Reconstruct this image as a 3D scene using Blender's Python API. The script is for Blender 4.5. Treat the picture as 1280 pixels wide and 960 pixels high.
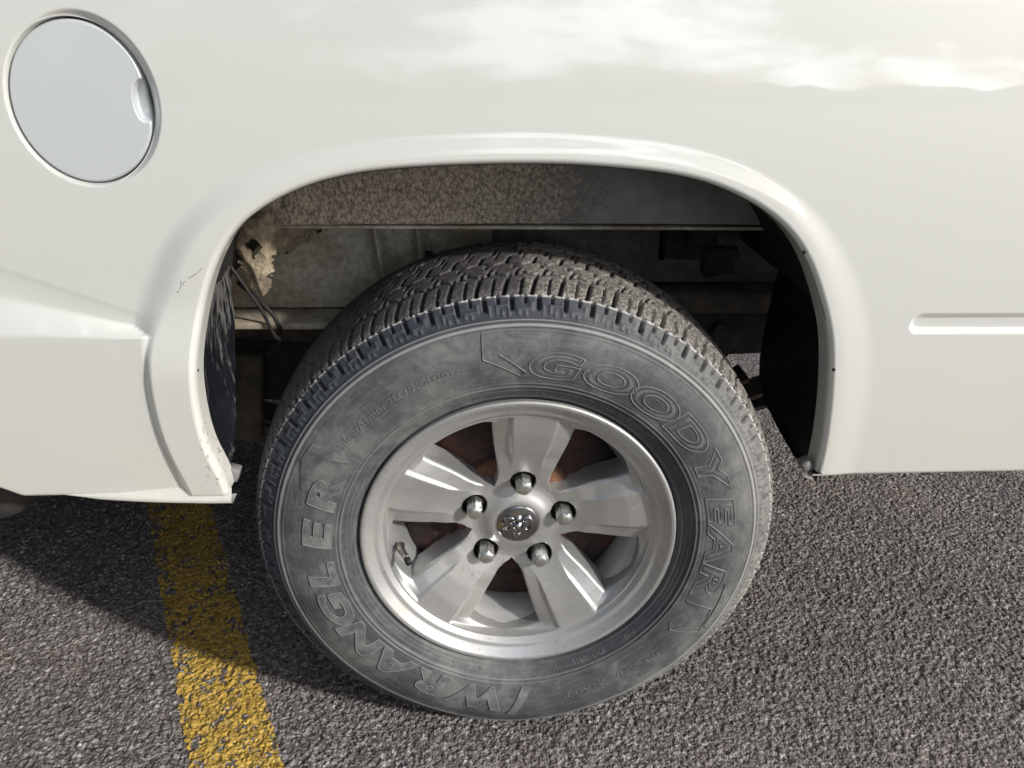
import bpy, bmesh, math, random
import numpy as np
from mathutils import Vector, Matrix, Euler
random.seed(4); RNG = np.random.default_rng(7)
S = bpy.context.scene
for o in list(bpy.data.objects): bpy.data.objects.remove(o)

# ------------------------------------------------------------------ camera
cam_d = bpy.data.cameras.new('camera'); cam = bpy.data.objects.new('camera', cam_d)
S.collection.objects.link(cam); S.camera = cam
cam_d.sensor_width = 36; cam_d.lens = 36 * 965.7 / 1280
cam_d.clip_start = .02; cam_d.clip_end = 3000
def set_cam(C, yaw, pit, rol):
    cy, sy = math.cos(yaw), math.sin(yaw)
    fw = Vector((sy*math.cos(pit), cy*math.cos(pit), -math.sin(pit)))
    rt = Vector((cy, -sy, 0)); up = rt.cross(fw)
    c, s = math.cos(rol), math.sin(rol)
    rt, up = c*rt + s*up, -s*rt + c*up
    m = Matrix((rt, up, -fw)).transposed().to_4x4(); m.translation = C
    cam.matrix_world = m
set_cam(Vector((-.0671, -.8805, 1.0401)), .0596, .4461, .0187)
cam_d.dof.use_dof = False

# ------------------------------------------------------------------ world, sun, exposure
SUN_AZ = Vector((.835, -.55, 0)).normalized(); SUN_EL = math.radians(26)
sun_dir = Vector((SUN_AZ.x*math.cos(SUN_EL), SUN_AZ.y*math.cos(SUN_EL), math.sin(SUN_EL)))
W = bpy.data.worlds.new('World'); S.world = W; W.use_nodes = True
nt = W.node_tree; nt.nodes.clear()
def N(t, kind, **kw):
    n = t.nodes.new(kind)
    for k, v in kw.items():
        if k.startswith('i_'):
            key = k[2:]; key = int(key) if key.isdigit() else key
            n.inputs[key].default_value = v
        else: setattr(n, k, v)
    return n
out = N(nt, 'ShaderNodeOutputWorld'); bg = N(nt, 'ShaderNodeBackground'); bg.inputs['Strength'].default_value = .056
sky = N(nt, 'ShaderNodeTexSky', sky_type='NISHITA', sun_disc=False)
sky.sun_elevation = SUN_EL; sky.sun_rotation = math.atan2(sun_dir.x, sun_dir.y); sky.dust_density = 2.0
tc = N(nt, 'ShaderNodeTexCoord'); mp = N(nt, 'ShaderNodeMapping'); mp.inputs['Scale'].default_value = (1, 1, 1.7)
no = N(nt, 'ShaderNodeTexNoise'); no.inputs['Scale'].default_value = 3.1; no.inputs['Detail'].default_value = 10; no.inputs['Roughness'].default_value = .60
rp = N(nt, 'ShaderNodeValToRGB'); rp.color_ramp.elements[0].position = .52; rp.color_ramp.elements[1].position = .63
mx = N(nt, 'ShaderNodeMix', data_type='RGBA')
dt = N(nt, 'ShaderNodeVectorMath', operation='DOT_PRODUCT'); dt.inputs[1].default_value = sun_dir
glow = N(nt, 'ShaderNodeMapRange'); glow.inputs['From Min'].default_value = .1; glow.inputs['From Max'].default_value = 1.; glow.inputs['To Min'].default_value = 7; glow.inputs['To Max'].default_value = 88
gcol = N(nt, 'ShaderNodeVectorMath', operation='SCALE'); gcol.inputs[0].default_value = (.97, 1.0, 1.05)
L = nt.links.new
L(tc.outputs['Generated'], dt.inputs[0]); L(dt.outputs['Value'], glow.inputs['Value']); L(glow.outputs[0], gcol.inputs['Scale']); L(gcol.outputs[0], mx.inputs[7]); L(tc.outputs['Generated'], mp.inputs['Vector']); L(mp.outputs[0], no.inputs['Vector']); L(no.outputs['Fac'], rp.inputs['Fac'])
L(rp.outputs[0], mx.inputs[0]); L(sky.outputs[0], mx.inputs[6]); L(mx.outputs[2], bg.inputs['Color']); L(bg.outputs[0], out.inputs[0])
sd = bpy.data.lights.new('sun', 'SUN'); sd.energy = 4.1; sd.angle = math.radians(3.2); sd.color = (1, .97, .925)
so = bpy.data.objects.new('sun', sd); S.collection.objects.link(so); so.rotation_euler = sun_dir.to_track_quat('Z', 'Y').to_euler()
S.view_settings.view_transform = 'Standard'; S.view_settings.look = 'None'; S.view_settings.exposure = 0.16; S.view_settings.gamma = 1
S.cycles.max_bounces = 8; S.cycles.diffuse_bounces = 4; S.cycles.use_denoising = True

# ------------------------------------------------------------------ helpers
HUB = .372
def smooth(x, a, b):
    t = np.clip((x-a)/(b-a), 0, 1); return t*t*(3-2*t)
def vnoise(x, y, seed=0):
    xi = np.floor(x).astype(np.int64); yi = np.floor(y).astype(np.int64); xf = x-xi; yf = y-yi
    def h(a, b):
        n = (a*374761393 + b*668265263 + seed*974711) & 0xFFFFFFFF
        n = ((n ^ (n >> 13))*1274126177) & 0xFFFFFFFF
        return ((n ^ (n >> 16)) & 0xFFFF)/65535.
    u = xf*xf*(3-2*xf); v = yf*yf*(3-2*yf)
    return (h(xi, yi)*(1-u)+h(xi+1, yi)*u)*(1-v) + (h(xi, yi+1)*(1-u)+h(xi+1, yi+1)*u)*v
def fbm(x, y, o=4, seed=0):
    s = 0; a = .5; t = 0
    for k in range(o): s = s+a*vnoise(x*2**k, y*2**k, seed+k*17); t += a; a *= .5
    return s/t
def mesh_np(name, V, F, mat, parent=None, smooth_sh=True, normals=None, attrs=None):
    V = np.asarray(V, dtype=np.float32); F = np.asarray(F, dtype=np.int32)
    me = bpy.data.meshes.new(name); nf, k = F.shape
    me.vertices.add(len(V)); me.vertices.foreach_set('co', V.ravel())
    me.loops.add(nf*k); me.loops.foreach_set('vertex_index', F.ravel())
    me.polygons.add(nf); me.polygons.foreach_set('loop_start', np.arange(0, nf*k, k, dtype=np.int32))
    me.polygons.foreach_set('use_smooth', np.full(nf, smooth_sh)); me.update(calc_edges=True)
    if attrs:
        for an, av in attrs.items():
            a = me.attributes.new(an, 'FLOAT', 'POINT'); a.data.foreach_set('value', np.asarray(av, dtype=np.float32))
    if normals is not None: me.normals_split_custom_set_from_vertices(np.asarray(normals, dtype=np.float32).tolist())
    me.materials.append(mat)
    o = bpy.data.objects.new(name, me); S.collection.objects.link(o)
    if parent: o.parent = parent
    return o
def bm_obj(name, bm, mat, parent=None, sm=True, loc=None):
    me = bpy.data.meshes.new(name); bmesh.ops.recalc_face_normals(bm, faces=bm.faces[:]); bm.to_mesh(me); bm.free()
    for p in me.polygons: p.use_smooth = sm
    me.materials.append(mat)
    o = bpy.data.objects.new(name, me); S.collection.objects.link(o)
    if parent: o.parent = parent
    if loc: o.location = loc
    return o
def grid_faces(n, m, wrap_n=False):
    i = np.arange(n if wrap_n else n-1)[:, None]; j = np.arange(m-1)[None]
    a = i*m+j; b = ((i+1) % n)*m+j
    return np.stack([a, b, b+1, a+1], -1).reshape(-1, 4)
def catmull(P, n, closed=False):
    P = np.asarray(P, float); P0 = np.vstack([2*P[0]-P[1], P, 2*P[-1]-P[-2]])
    out = []
    for i in range(1, len(P0)-2):
        t = np.linspace(0, 1, 24, endpoint=False)[:, None]
        a, b, c, d = P0[i-1], P0[i], P0[i+1], P0[i+2]
        out.append(.5*((2*b)+(-a+c)*t+(2*a-5*b+4*c-d)*t**2+(-a+3*b-3*c+d)*t**3))
    out = np.vstack(out+[P0[-2][None]])
    s = np.r_[0, np.cumsum(np.linalg.norm(np.diff(out, axis=0), axis=1))]
    q = np.linspace(0, s[-1], n)
    return np.stack([np.interp(q, s, out[:, k]) for k in range(out.shape[1])], -1)
def smooth_curve(P, n, it=6):
    Q = catmull(P, n)
    for _ in range(it):
        Q[1:-1] = .25*Q[:-2]+.5*Q[1:-1]+.25*Q[2:]
    return Q
def bevel_box(bm, c, s, r=.004, rot=None, seg=2):
    res = bmesh.ops.create_cube(bm, size=1); v = res['verts']
    M = Matrix.Translation(c) @ (rot.to_matrix().to_4x4() if rot else Matrix.Identity(4)) @ Matrix.Diagonal((s[0], s[1], s[2], 1))
    bmesh.ops.transform(bm, matrix=M, verts=v)
    e = list({e for x in v for e in x.link_edges})
    if r > 0: bmesh.ops.bevel(bm, geom=e, offset=r, segments=seg, profile=.5, affect='EDGES', clamp_overlap=True)
def tube(bm, pts, rad, n=10, cap=True):
    pts = [Vector(p) for p in pts]; rad = rad if isinstance(rad, (list, tuple)) else [rad]*len(pts)
    rings = []; ref = Vector((0, 0, 1))
    for i, p in enumerate(pts):
        d = (pts[min(i+1, len(pts)-1)]-pts[max(i-1, 0)]).normalized()
        if abs(d.dot(ref)) > .95: ref = Vector((1, 0, 0))
        u = d.cross(ref).normalized(); w = d.cross(u)
        ref = w.copy() if False else ref
        rings.append([bm.verts.new(p+(u*math.cos(a)+w*math.sin(a))*rad[i]) for a in [2*math.pi*k/n for k in range(n)]])
    for a, b in zip(rings, rings[1:]):
        for k in range(n): bm.faces.new((a[k], a[(k+1) % n], b[(k+1) % n], b[k]))
    if cap:
        bm.faces.new(rings[0][::-1]); bm.faces.new(rings[-1])
def lathe_y(prof, n=96, cx=0, cz=0):
    """profile of (radius, y) swept round the y axis"""
    P = np.asarray(prof, float); m = len(P); th = np.linspace(0, 2*np.pi, n, endpoint=False)
    V = np.stack([cx+P[None, :, 0]*np.cos(th)[:, None], np.broadcast_to(P[None, :, 1], (n, m)), cz+P[None, :, 0]*np.sin(th)[:, None]], -1).reshape(-1, 3)
    return V, grid_faces(n, m, True)
def empty(name, loc=(0, 0, 0), parent=None):
    o = bpy.data.objects.new(name, None); S.collection.objects.link(o); o.location = loc; o.empty_display_size = .1
    if parent: o.parent = parent
    return o

# ------------------------------------------------------------------ materials
def new_mat(name):
    m = bpy.data.materials.new(name); m.use_nodes = True; t = m.node_tree
    b = t.nodes['Principled BSDF']; return m, t, b
def noise(t, scale, detail=4, rough=.55, vec=None, dist=0):
    n = N(t, 'ShaderNodeTexNoise'); n.inputs['Scale'].default_value = scale; n.inputs['Detail'].default_value = detail
    n.inputs['Roughness'].default_value = rough; n.inputs['Distortion'].default_value = dist
    if vec is not None: t.links.new(vec, n.inputs['Vector'])
    return n.outputs['Fac']
def ramp(t, fac, stops):
    r = N(t, 'ShaderNodeValToRGB'); e = r.color_ramp.elements
    while len(e) < len(stops): e.new(.5)
    for k, (p, c) in enumerate(stops):
        e[k].position = p; e[k].color = (c, c, c, 1) if not hasattr(c, '__len__') else (*c, 1)
    t.links.new(fac, r.inputs[0]); return r.outputs[0]
def mixc(t, fac, a, b):
    m = N(t, 'ShaderNodeMix', data_type='RGBA')
    for s, v in ((0, fac), (6, a), (7, b)):
        if isinstance(v, bpy.types.NodeSocket): t.links.new(v, m.inputs[s])
        elif hasattr(v, '__len__'): m.inputs[s].default_value = (*v, 1)
        else: m.inputs[s].default_value = v
    return m.outputs[2]
def mth(t, op, a, b=0., clamp=False):
    m = N(t, 'ShaderNodeMath', operation=op); m.use_clamp = clamp
    for s, v in ((0, a), (1, b)):
        if isinstance(v, bpy.types.NodeSocket): t.links.new(v, m.inputs[s])
        else: m.inputs[s].default_value = v
    return m.outputs[0]
def bump(t, b, h, strength=.5, dist=.001, prev=None):
    n = N(t, 'ShaderNodeBump'); n.inputs['Strength'].default_value = strength; n.inputs['Distance'].default_value = dist
    t.links.new(h, n.inputs['Height'])
    if prev is not None: t.links.new(prev, n.inputs['Normal'])
    if b is not None: t.links.new(n.outputs[0], b.inputs['Normal'])
    return n.outputs[0]
def objco(t):
    return N(t, 'ShaderNodeTexCoord').outputs['Object']
def sepxyz(t, v):
    s = N(t, 'ShaderNodeSeparateXYZ'); t.links.new(v, s.inputs[0]); return s.outputs

# white paint
M_paint, t, b = new_mat('white_paint'); co = objco(t); sx = sepxyz(t, co)
dirt = ramp(t, noise(t, 9, 6, .6, co), [(.35, 0.), (.75, 1.)])
low = ramp(t, sx[2], [(.46, 1.), (.70, 0.)])
dust_bounce = mth(t, 'MULTIPLY', mth(t, 'MULTIPLY', mth(t, 'ADD', mth(t, 'MULTIPLY', dirt, .6), .4), low), .60)
c = mixc(t, dust_bounce, (.625, .632, .600), (.70, .66, .545))  # cream low down: dust, and the sunlit ground's bounce painted in
sp = ramp(t, noise(t, 420, 2, .5, co), [(.765, 0.), (.785, 1.)])
c = mixc(t, mth(t, 'MULTIPLY', sp, .55), c, (.30, .24, .17))
# mud spots thrown on the front leg of the arch, by the lip
near = mth(t, 'MULTIPLY', ramp(t, mth(t, 'ABSOLUTE', mth(t, 'ADD', sx[0], .392)), [(.010, 1.), (.020, 0.)]), ramp(t, sx[2], [(.47, 0.), (.49, 1.), (.56, 1.), (.60, 0.)]))
sp2 = ramp(t, noise(t, 130, 4, .6, co), [(.58, 0.), (.62, 1.)])
c = mixc(t, mth(t, 'MULTIPLY', mth(t, 'MULTIPLY', near, sp2), .8), c, (.22, .16, .09))
t.links.new(c, b.inputs['Base Color']); b.inputs['Roughness'].default_value = .46; b.inputs['Metallic'].default_value = .10
spray = ramp(t, noise(t, 900, 2, .5, co), [(.66, 0.), (.70, 1.)]); sprm = ramp(t, sx[2], [(.46, .5), (.60, .12), (.75, .0)])
c = mixc(t, mth(t, 'MULTIPLY', spray, sprm), c, (.30, .25, .18)); t.links.new(c, b.inputs['Base Color'])
b.inputs['Coat Weight'].default_value = 1; b.inputs['IOR'].default_value = 1.5; b.inputs['Coat IOR'].default_value = 1.65
t.links.new(ramp(t, dirt, [(0., .008), (1., .03)]), b.inputs['Coat Roughness'])
bump(t, b, noise(t, 700, 2, .5, co), .05, .0003)
t.links.new(bump(t, None, noise(t, 5, 2, .5, co), .12, .002), b.inputs['Coat Normal'])

M_door = M_paint.copy(); M_door.name = 'door_paint_sky_tint'  # body paint with reflected blue sky tinted into its base colour
for n_ in M_door.node_tree.nodes:
    if n_.type == 'MIX' and n_.data_type == 'RGBA' and abs(n_.inputs[6].default_value[0]-.625) < .001: n_.inputs[6].default_value = (.51, .54, .55, 1)
def dirty(name, base, mud, thr=(.4, .6), scale=14, rough=.85, bstr=.8, bd=.003, metallic=0, bs=90):
    m, t, b = new_mat(name); co = objco(t)
    f = ramp(t, noise(t, scale, 8, .62, co), [(thr[0], 0.), (thr[1], 1.)])
    fine = noise(t, bs, 6, .65, co)
    c = mixc(t, f, base, mud); c = mixc(t, mth(t, 'MULTIPLY', ramp(t, fine, [(.3, 1.), (.6, 0.)]), .55), c, tuple(x*.35 for x in mud))
    t.links.new(c, b.inputs['Base Color']); b.inputs['Roughness'].default_value = rough; b.inputs['Metallic'].default_value = metallic
    bump(t, b, fine, bstr, bd); return m
M_under = dirty('underbody_dark', (.018, .018, .02), (.075, .062, .048), (.42, .68), 7)
M_frame = dirty('frame_steel', (.03, .029, .028), (.13, .105, .078), (.38, .62), 10)
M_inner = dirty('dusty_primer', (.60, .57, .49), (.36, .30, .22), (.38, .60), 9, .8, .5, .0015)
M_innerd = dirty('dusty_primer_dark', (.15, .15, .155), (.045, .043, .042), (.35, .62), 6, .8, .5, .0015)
M_bracket = dirty('mud_caked_bracket', (.38, .32, .22), (.20, .16, .115), (.42, .58), 30, .95, 1, .004, bs=140)
M_rust = dirty('rusty_iron', (.035, .016, .011), (.17, .078, .04), (.36, .66), 16, .85, .8, .002)
M_drum = dirty('sooty_drum', (.010, .005, .005), (.11, .036, .019), (.45, .72), 12, .8, .6, .0015)
M_flange = dirty('grey_flange', (.20, .20, .20), (.16, .145, .12), (.4, .7), 20, .7, .2, .0005)

# mud-sprayed panel: heavy on the left, clean grey on the right
M_mud, t, b = new_mat('mud_sprayed_panel'); co = objco(t); sx = sepxyz(t, co)
n1 = noise(t, 5, 6, .6, co)
edge = mth(t, 'ADD', mth(t, 'ADD', sx[0], mth(t, 'MULTIPLY', sx[2], -.7)), mth(t, 'ADD', mth(t, 'MULTIPLY', mth(t, 'SUBTRACT', n1, .5), .45), mth(t, 'MULTIPLY', mth(t, 'SUBTRACT', noise(t, 95, 5, .7, co), .5), .35)))
mud = ramp(t, mth(t, 'ADD', edge, .60), [(.02, 1.), (.13, 0.)]); 
mpx = N(t, 'ShaderNodeMapping'); mpx.inputs['Scale'].default_value = (1, 1, .7); t.links.new(co, mpx.inputs['Vector'])
lump = noise(t, 230, 5, .7, mpx.outputs[0], .3)
mcol = mixc(t, ramp(t, lump, [(.38, 0.), (.6, 1.)]), (.21, .165, .125), (.76, .66, .53))
cl = mixc(t, ramp(t, noise(t, 18, 6, .6, co), [(.35, 0.), (.7, 1.)]), (.26, .265, .265), (.17, .165, .155))
blk = ramp(t, noise(t, 60, 3, .5, co), [(.70, 0.), (.73, 1.)])
cl = mixc(t, mth(t, 'MULTIPLY', blk, .7), cl, (.03, .03, .03))
t.links.new(mixc(t, mud, cl, mcol), b.inputs['Base Color']); b.inputs['Roughness'].default_value = .8
bump(t, b, mth(t, 'MULTIPLY', lump, mud), 1., .006)

# black splash shields
M_black, t, b = new_mat('black_liner_plastic'); co = objco(t); sx = sepxyz(t, co)
mpx = N(t, 'ShaderNodeMapping'); mpx.inputs['Scale'].default_value = (1, 2.5, .35); t.links.new(co, mpx.inputs['Vector'])
f1 = noise(t, 60, 7, .7, mpx.outputs[0], .6)
up = ramp(t, sx[2], [(.60, 0.), (.76, 1.)])
leftside = ramp(t, sx[0], [(-.2, 1.), (.0, 0.)]) 
thr = mth(t, 'SUBTRACT', f1, mth(t, 'SUBTRACT', .59, mth(t, 'MULTIPLY', mth(t, 'MULTIPLY', up, leftside), .24)))
f = ramp(t, thr, [(.0, 0.), (.06, 1.)])
t.links.new(mixc(t, mth(t, 'MULTIPLY', f, .8), (.007, .008, .011), (.13, .125, .12)), b.inputs['Base Color'])
b.inputs['Roughness'].default_value = .34; bump(t, b, f1, .6, .003)

def simple(name, col, rough, metal=0, bs=0, spec=.5):
    m, t, b = new_mat(name); b.inputs['Base Color'].default_value = (*col, 1); b.inputs['Roughness'].default_value = rough
    b.inputs['Metallic'].default_value = metal; b.inputs['Specular IOR Level'].default_value = spec
    co = objco(t); n = noise(t, 60, 5, .6, co)
    t.links.new(mixc(t, ramp(t, n, [(.4, 0.), (.7, 1.)]), col, tuple(x*.7 for x in col)), b.inputs['Base Color'])
    if bs: bump(t, b, noise(t, 300, 4, .6, co), bs, .0006)
    return m
# rubber
M_rub, t, b = new_mat('dusty_rubber'); co = objco(t)
sx = sepxyz(t, co); rad = mth(t, 'SQRT', mth(t, 'ADD', mth(t, 'MULTIPLY', sx[0], sx[0]), mth(t, 'MULTIPLY', sx[2], sx[2])))
big = noise(t, 7, 5, .6, co); fine = noise(t, 90, 6, .7, co); scuff = noise(t, 30, 6, .7, co, 1.2)
at = N(t, 'ShaderNodeAttribute', attribute_name='zone').outputs['Fac']   # 0 sidewall, 1 tread
rs = N(t, 'ShaderNodeAttribute', attribute_name='raised_glint').outputs['Fac']
dust = mth(t, 'ADD', mth(t, 'MULTIPLY', big, .75), mth(t, 'MULTIPLY', scuff, .45))
side = ramp(t, dust, [(.38, (.024, .027, .031)), (.58, (.066, .070, .074)), (.78, (.18, .18, .172))])
pang = mth(t, 'ARCTAN2', sx[2], sx[0]); pv = N(t, 'ShaderNodeCombineXYZ'); t.links.new(mth(t, 'MULTIPLY', pang, 1.2), pv.inputs[0]); t.links.new(mth(t, 'MULTIPLY', rad, 110.), pv.inputs[1])
streak = noise(t, 3.2, 5, .65, pv.outputs[0]); pv2 = N(t, 'ShaderNodeCombineXYZ'); t.links.new(mth(t, 'MULTIPLY', pang, 60.), pv2.inputs[0]); t.links.new(mth(t, 'MULTIPLY', rad, 14.), pv2.inputs[1])
rays_ = noise(t, 1.6, 5, .65, pv2.outputs[0])
side = mixc(t, mth(t, 'MULTIPLY', ramp(t, streak, [(.52, 0.), (.70, 1.)]), .55), side, (.17, .172, .168))
side = mixc(t, mth(t, 'MULTIPLY', ramp(t, rays_, [(.56, 0.), (.72, 1.)]), .45), side, (.028, .031, .036))
# blue shade painted on the left buttress; right side gets dust plus painted sun
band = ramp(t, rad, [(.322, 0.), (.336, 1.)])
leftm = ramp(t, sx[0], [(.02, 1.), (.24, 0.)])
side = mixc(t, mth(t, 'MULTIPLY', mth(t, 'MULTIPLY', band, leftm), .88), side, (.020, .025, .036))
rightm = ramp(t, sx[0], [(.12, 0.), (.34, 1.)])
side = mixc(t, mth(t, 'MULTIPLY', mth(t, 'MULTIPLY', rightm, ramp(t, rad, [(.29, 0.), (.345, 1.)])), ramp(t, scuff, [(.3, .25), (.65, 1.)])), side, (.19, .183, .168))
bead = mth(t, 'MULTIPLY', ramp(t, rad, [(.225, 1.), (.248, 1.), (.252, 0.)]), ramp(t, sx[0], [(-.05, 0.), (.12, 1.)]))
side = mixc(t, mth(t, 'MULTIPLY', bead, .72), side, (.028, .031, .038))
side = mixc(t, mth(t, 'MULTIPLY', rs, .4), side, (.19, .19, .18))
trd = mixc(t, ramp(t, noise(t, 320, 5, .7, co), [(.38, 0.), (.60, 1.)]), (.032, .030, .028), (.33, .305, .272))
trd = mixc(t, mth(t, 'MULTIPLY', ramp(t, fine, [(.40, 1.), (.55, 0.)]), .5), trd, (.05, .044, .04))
trd = mixc(t, mth(t, 'MULTIPLY', ramp(t, sx[0], [(-.30, 1.), (-.08, 0.)]), .7), trd, (.030, .029, .036))  # left of the tread painted darker, as shade away from the sun
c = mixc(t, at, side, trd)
c = mixc(t, ramp(t, rs, [(.5, 0.), (.95, .85)]), c, (.50, .50, .49))  # palest values: tall ribs and the painted shoulder glint
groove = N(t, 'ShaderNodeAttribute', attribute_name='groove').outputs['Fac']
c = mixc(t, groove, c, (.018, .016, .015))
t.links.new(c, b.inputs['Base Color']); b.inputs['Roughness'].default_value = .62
b.inputs['Specular IOR Level'].default_value = .45
h = mth(t, 'ADD', fine, mth(t, 'MULTIPLY', mth(t, 'MULTIPLY', at, noise(t, 260, 4, .7, co)), 2.0))
bump(t, b, h, .55, .0016)
M_outline = simple('rubbed_outline', (.165, .17, .168), .6, 0, .2)
M_letter, t, b = new_mat('rubber_lettering'); co = objco(t)
t.links.new(mixc(t, ramp(t, noise(t, 40, 6, .7, co), [(.36, 0.), (.66, 1.)]), (.060, .064, .068), (.175, .178, .172)), b.inputs['Base Color'])
b.inputs['Roughness'].default_value = .6; bump(t, b, noise(t, 150, 4, .7, co), .4, .001)

# alloy
M_alloy, t, b = new_mat('silver_alloy'); co = objco(t)
g = ramp(t, noise(t, 11, 6, .6, co), [(.40, 0.), (.72, 1.)]); sc = ramp(t, noise(t, 26, 5, .6, co, 2.5), [(.56, 0.), (.66, 1.)])
c = mixc(t, mth(t, 'MULTIPLY', g, .8), (.50, .505, .505), (.32, .305, .28)); c = mixc(t, mth(t, 'MULTIPLY', sc, .3), c, (.56, .54, .50))
pit = ramp(t, noise(t, 170, 4, .6, co), [(.62, 0.), (.70, 1.)]); c = mixc(t, mth(t, 'MULTIPLY', pit, .4), c, (.16, .14, .12))
t.links.new(c, b.inputs['Base Color']); t.links.new(ramp(t, g, [(0., .78), (1., .45)]), b.inputs['Metallic'])
t.links.new(ramp(t, g, [(0., .40), (1., .55)]), b.inputs['Roughness'])
b.inputs['Coat Weight'].default_value = .35; b.inputs['Coat Roughness'].default_value = .15
bump(t, b, noise(t, 380, 3, .6, co), .12, .0004)
M_chrome = simple('chrome_cap', (.34, .34, .345), .2, 1, .15)
M_nut = simple('zinc_nut', (.56, .56, .53), .24, .85, .3)
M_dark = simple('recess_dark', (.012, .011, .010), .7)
M_capring = simple('cap_seam', (.05, .05, .05), .5)
M_brass = simple('valve_metal', (.42, .40, .36), .3, .9)
M_rubber_s = simple('plain_rubber', (.02, .02, .02), .6)
M_leaf, t, b = new_mat('far_foliage'); co = objco(t)
t.links.new(mixc(t, noise(t, 1.2, 4, .6, co), (.035, .05, .022), (.09, .11, .05)), b.inputs['Base Color']); b.inputs['Roughness'].default_value = .9

# asphalt
def stone_nodes(t, co, paint=False):
    tone = N(t, 'ShaderNodeAttribute', attribute_name='tone').outputs['Fac']
    crev = N(t, 'ShaderNodeAttribute', attribute_name='crevice').outputs['Fac']
    v = N(t, 'ShaderNodeTexVoronoi'); v.inputs['Scale'].default_value = 260; t.links.new(co, v.inputs['Vector'])
    vs = N(t, 'ShaderNodeSeparateColor'); t.links.new(v.outputs['Color'], vs.inputs[0])
    return tone, crev, v.outputs['Distance'], vs.outputs[0]
M_asph, t, b = new_mat('asphalt'); co = objco(t)
tone, crev, vd, vr = stone_nodes(t, co)
rel = N(t, 'ShaderNodeAttribute', attribute_name='relief').outputs['Fac']; inv = mth(t, 'SUBTRACT', 1., rel)
v2 = N(t, 'ShaderNodeTexVoronoi'); v2.inputs['Scale'].default_value = 165; t.links.new(co, v2.inputs['Vector']); s2_ = N(t, 'ShaderNodeSeparateColor'); t.links.new(v2.outputs['Color'], s2_.inputs[0])
tone = mth(t, 'ADD', mth(t, 'MULTIPLY', tone, rel), mth(t, 'MULTIPLY', s2_.outputs[0], inv))
crev = mth(t, 'ADD', mth(t, 'MULTIPLY', crev, rel), mth(t, 'MULTIPLY', ramp(t, v2.outputs['Distance'], [(.45, 0.), (.80, 1.)]), inv))
mixt = mth(t, 'ADD', mth(t, 'MULTIPLY', tone, .66), mth(t, 'MULTIPLY', vr, .32))
c = ramp(t, mixt, [(.0, (.072, .064, .062)), (.30, (.155, .140, .134)), (.55, (.262, .243, .233)), (.78, (.43, .41, .395)), (1., (.80, .78, .76))])
brown = ramp(t, noise(t, 2.3, 4, .6, co), [(.42, 0.), (.62, 1.)])
c = mixc(t, mth(t, 'MULTIPLY', brown, .38), c, (.25, .185, .15))
patch = ramp(t, noise(t, 1.1, 5, .65, co), [(.35, .72), (.7, 1.12)])
m2 = N(t, 'ShaderNodeMix', data_type='RGBA', blend_type='MULTIPLY'); m2.inputs[0].default_value = 1; t.links.new(c, m2.inputs[6]); t.links.new(patch, m2.inputs[7])
c = mixc(t, mth(t, 'MULTIPLY', crev, .75), m2.outputs[2], (.018, .017, .018))
t.links.new(c, b.inputs['Base Color']); t.links.new(ramp(t, vr, [(0., .75), (1., .48)]), b.inputs['Roughness'])
bump(t, b, mth(t, 'SUBTRACT', mth(t, 'SUBTRACT', mth(t, 'MULTIPLY', vr, .6), mth(t, 'MULTIPLY', vd, 1.0)), mth(t, 'MULTIPLY', mth(t, 'MULTIPLY', v2.outputs['Distance'], inv), 2.5)), .75, .0022)
M_yel, t, b = new_mat('yellow_line_paint'); co = objco(t)
tone, crev, vd, vr = stone_nodes(t, co)
n = ramp(t, noise(t, 9, 6, .65, co), [(.35, 0.), (.7, 1.)])
c = mixc(t, n, (.62, .40, .07), (.47, .30, .055))
c = mixc(t, mth(t, 'MULTIPLY', ramp(t, vr, [(.72, 0.), (.95, 1.)]), .35), c, (.78, .60, .25))
wear = mth(t, 'MULTIPLY', ramp(t, noise(t, 55, 5, .65, co), [(.54, 0.), (.64, 1.)]), .55)
c = mixc(t, wear, c, (.12, .09, .055))
c = mixc(t, mth(t, 'MULTIPLY', crev, .6), c, (.08, .05, .02))
t.links.new(c, b.inputs['Base Color']); b.inputs['Roughness'].default_value = .6
bump(t, b, mth(t, 'SUBTRACT', mth(t, 'MULTIPLY', vr, .6), vd), .6, .0018)

# ------------------------------------------------------------------ ground: one sheet, stones as relief near the truck
def axis(a, b, step, far):
    fine = np.arange(a, b+step, step); lo = []; x = a; s = step
    while x > -far: s *= 1.22; x -= s; lo.append(x)
    hi = []; x = fine[-1]; s = step
    while x < far: s *= 1.22; x += s; hi.append(x)
    return np.array(lo[::-1]+list(fine)+hi)
GX = axis(-1.16, 1.42, .0024, 500); GY = axis(-.40, .98, .0024, 500)
gx, gy = np.meshgrid(GX, GY, indexing='ij')
nx, ny = gx.shape; X = gx.ravel(); Y = gy.ravel()
inside = (X > -1.2) & (X < 1.5) & (Y > -.50) & (Y < 1.1)
def hsh(a, b, s):
    n = (a*374761393 + b*668265263 + s*1442695) & 0xFFFFFFFF
    n = ((n ^ (n >> 13))*1274126177) & 0xFFFFFFFF
    return ((n ^ (n >> 16)) & 0xFFFF)/65535.
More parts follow.
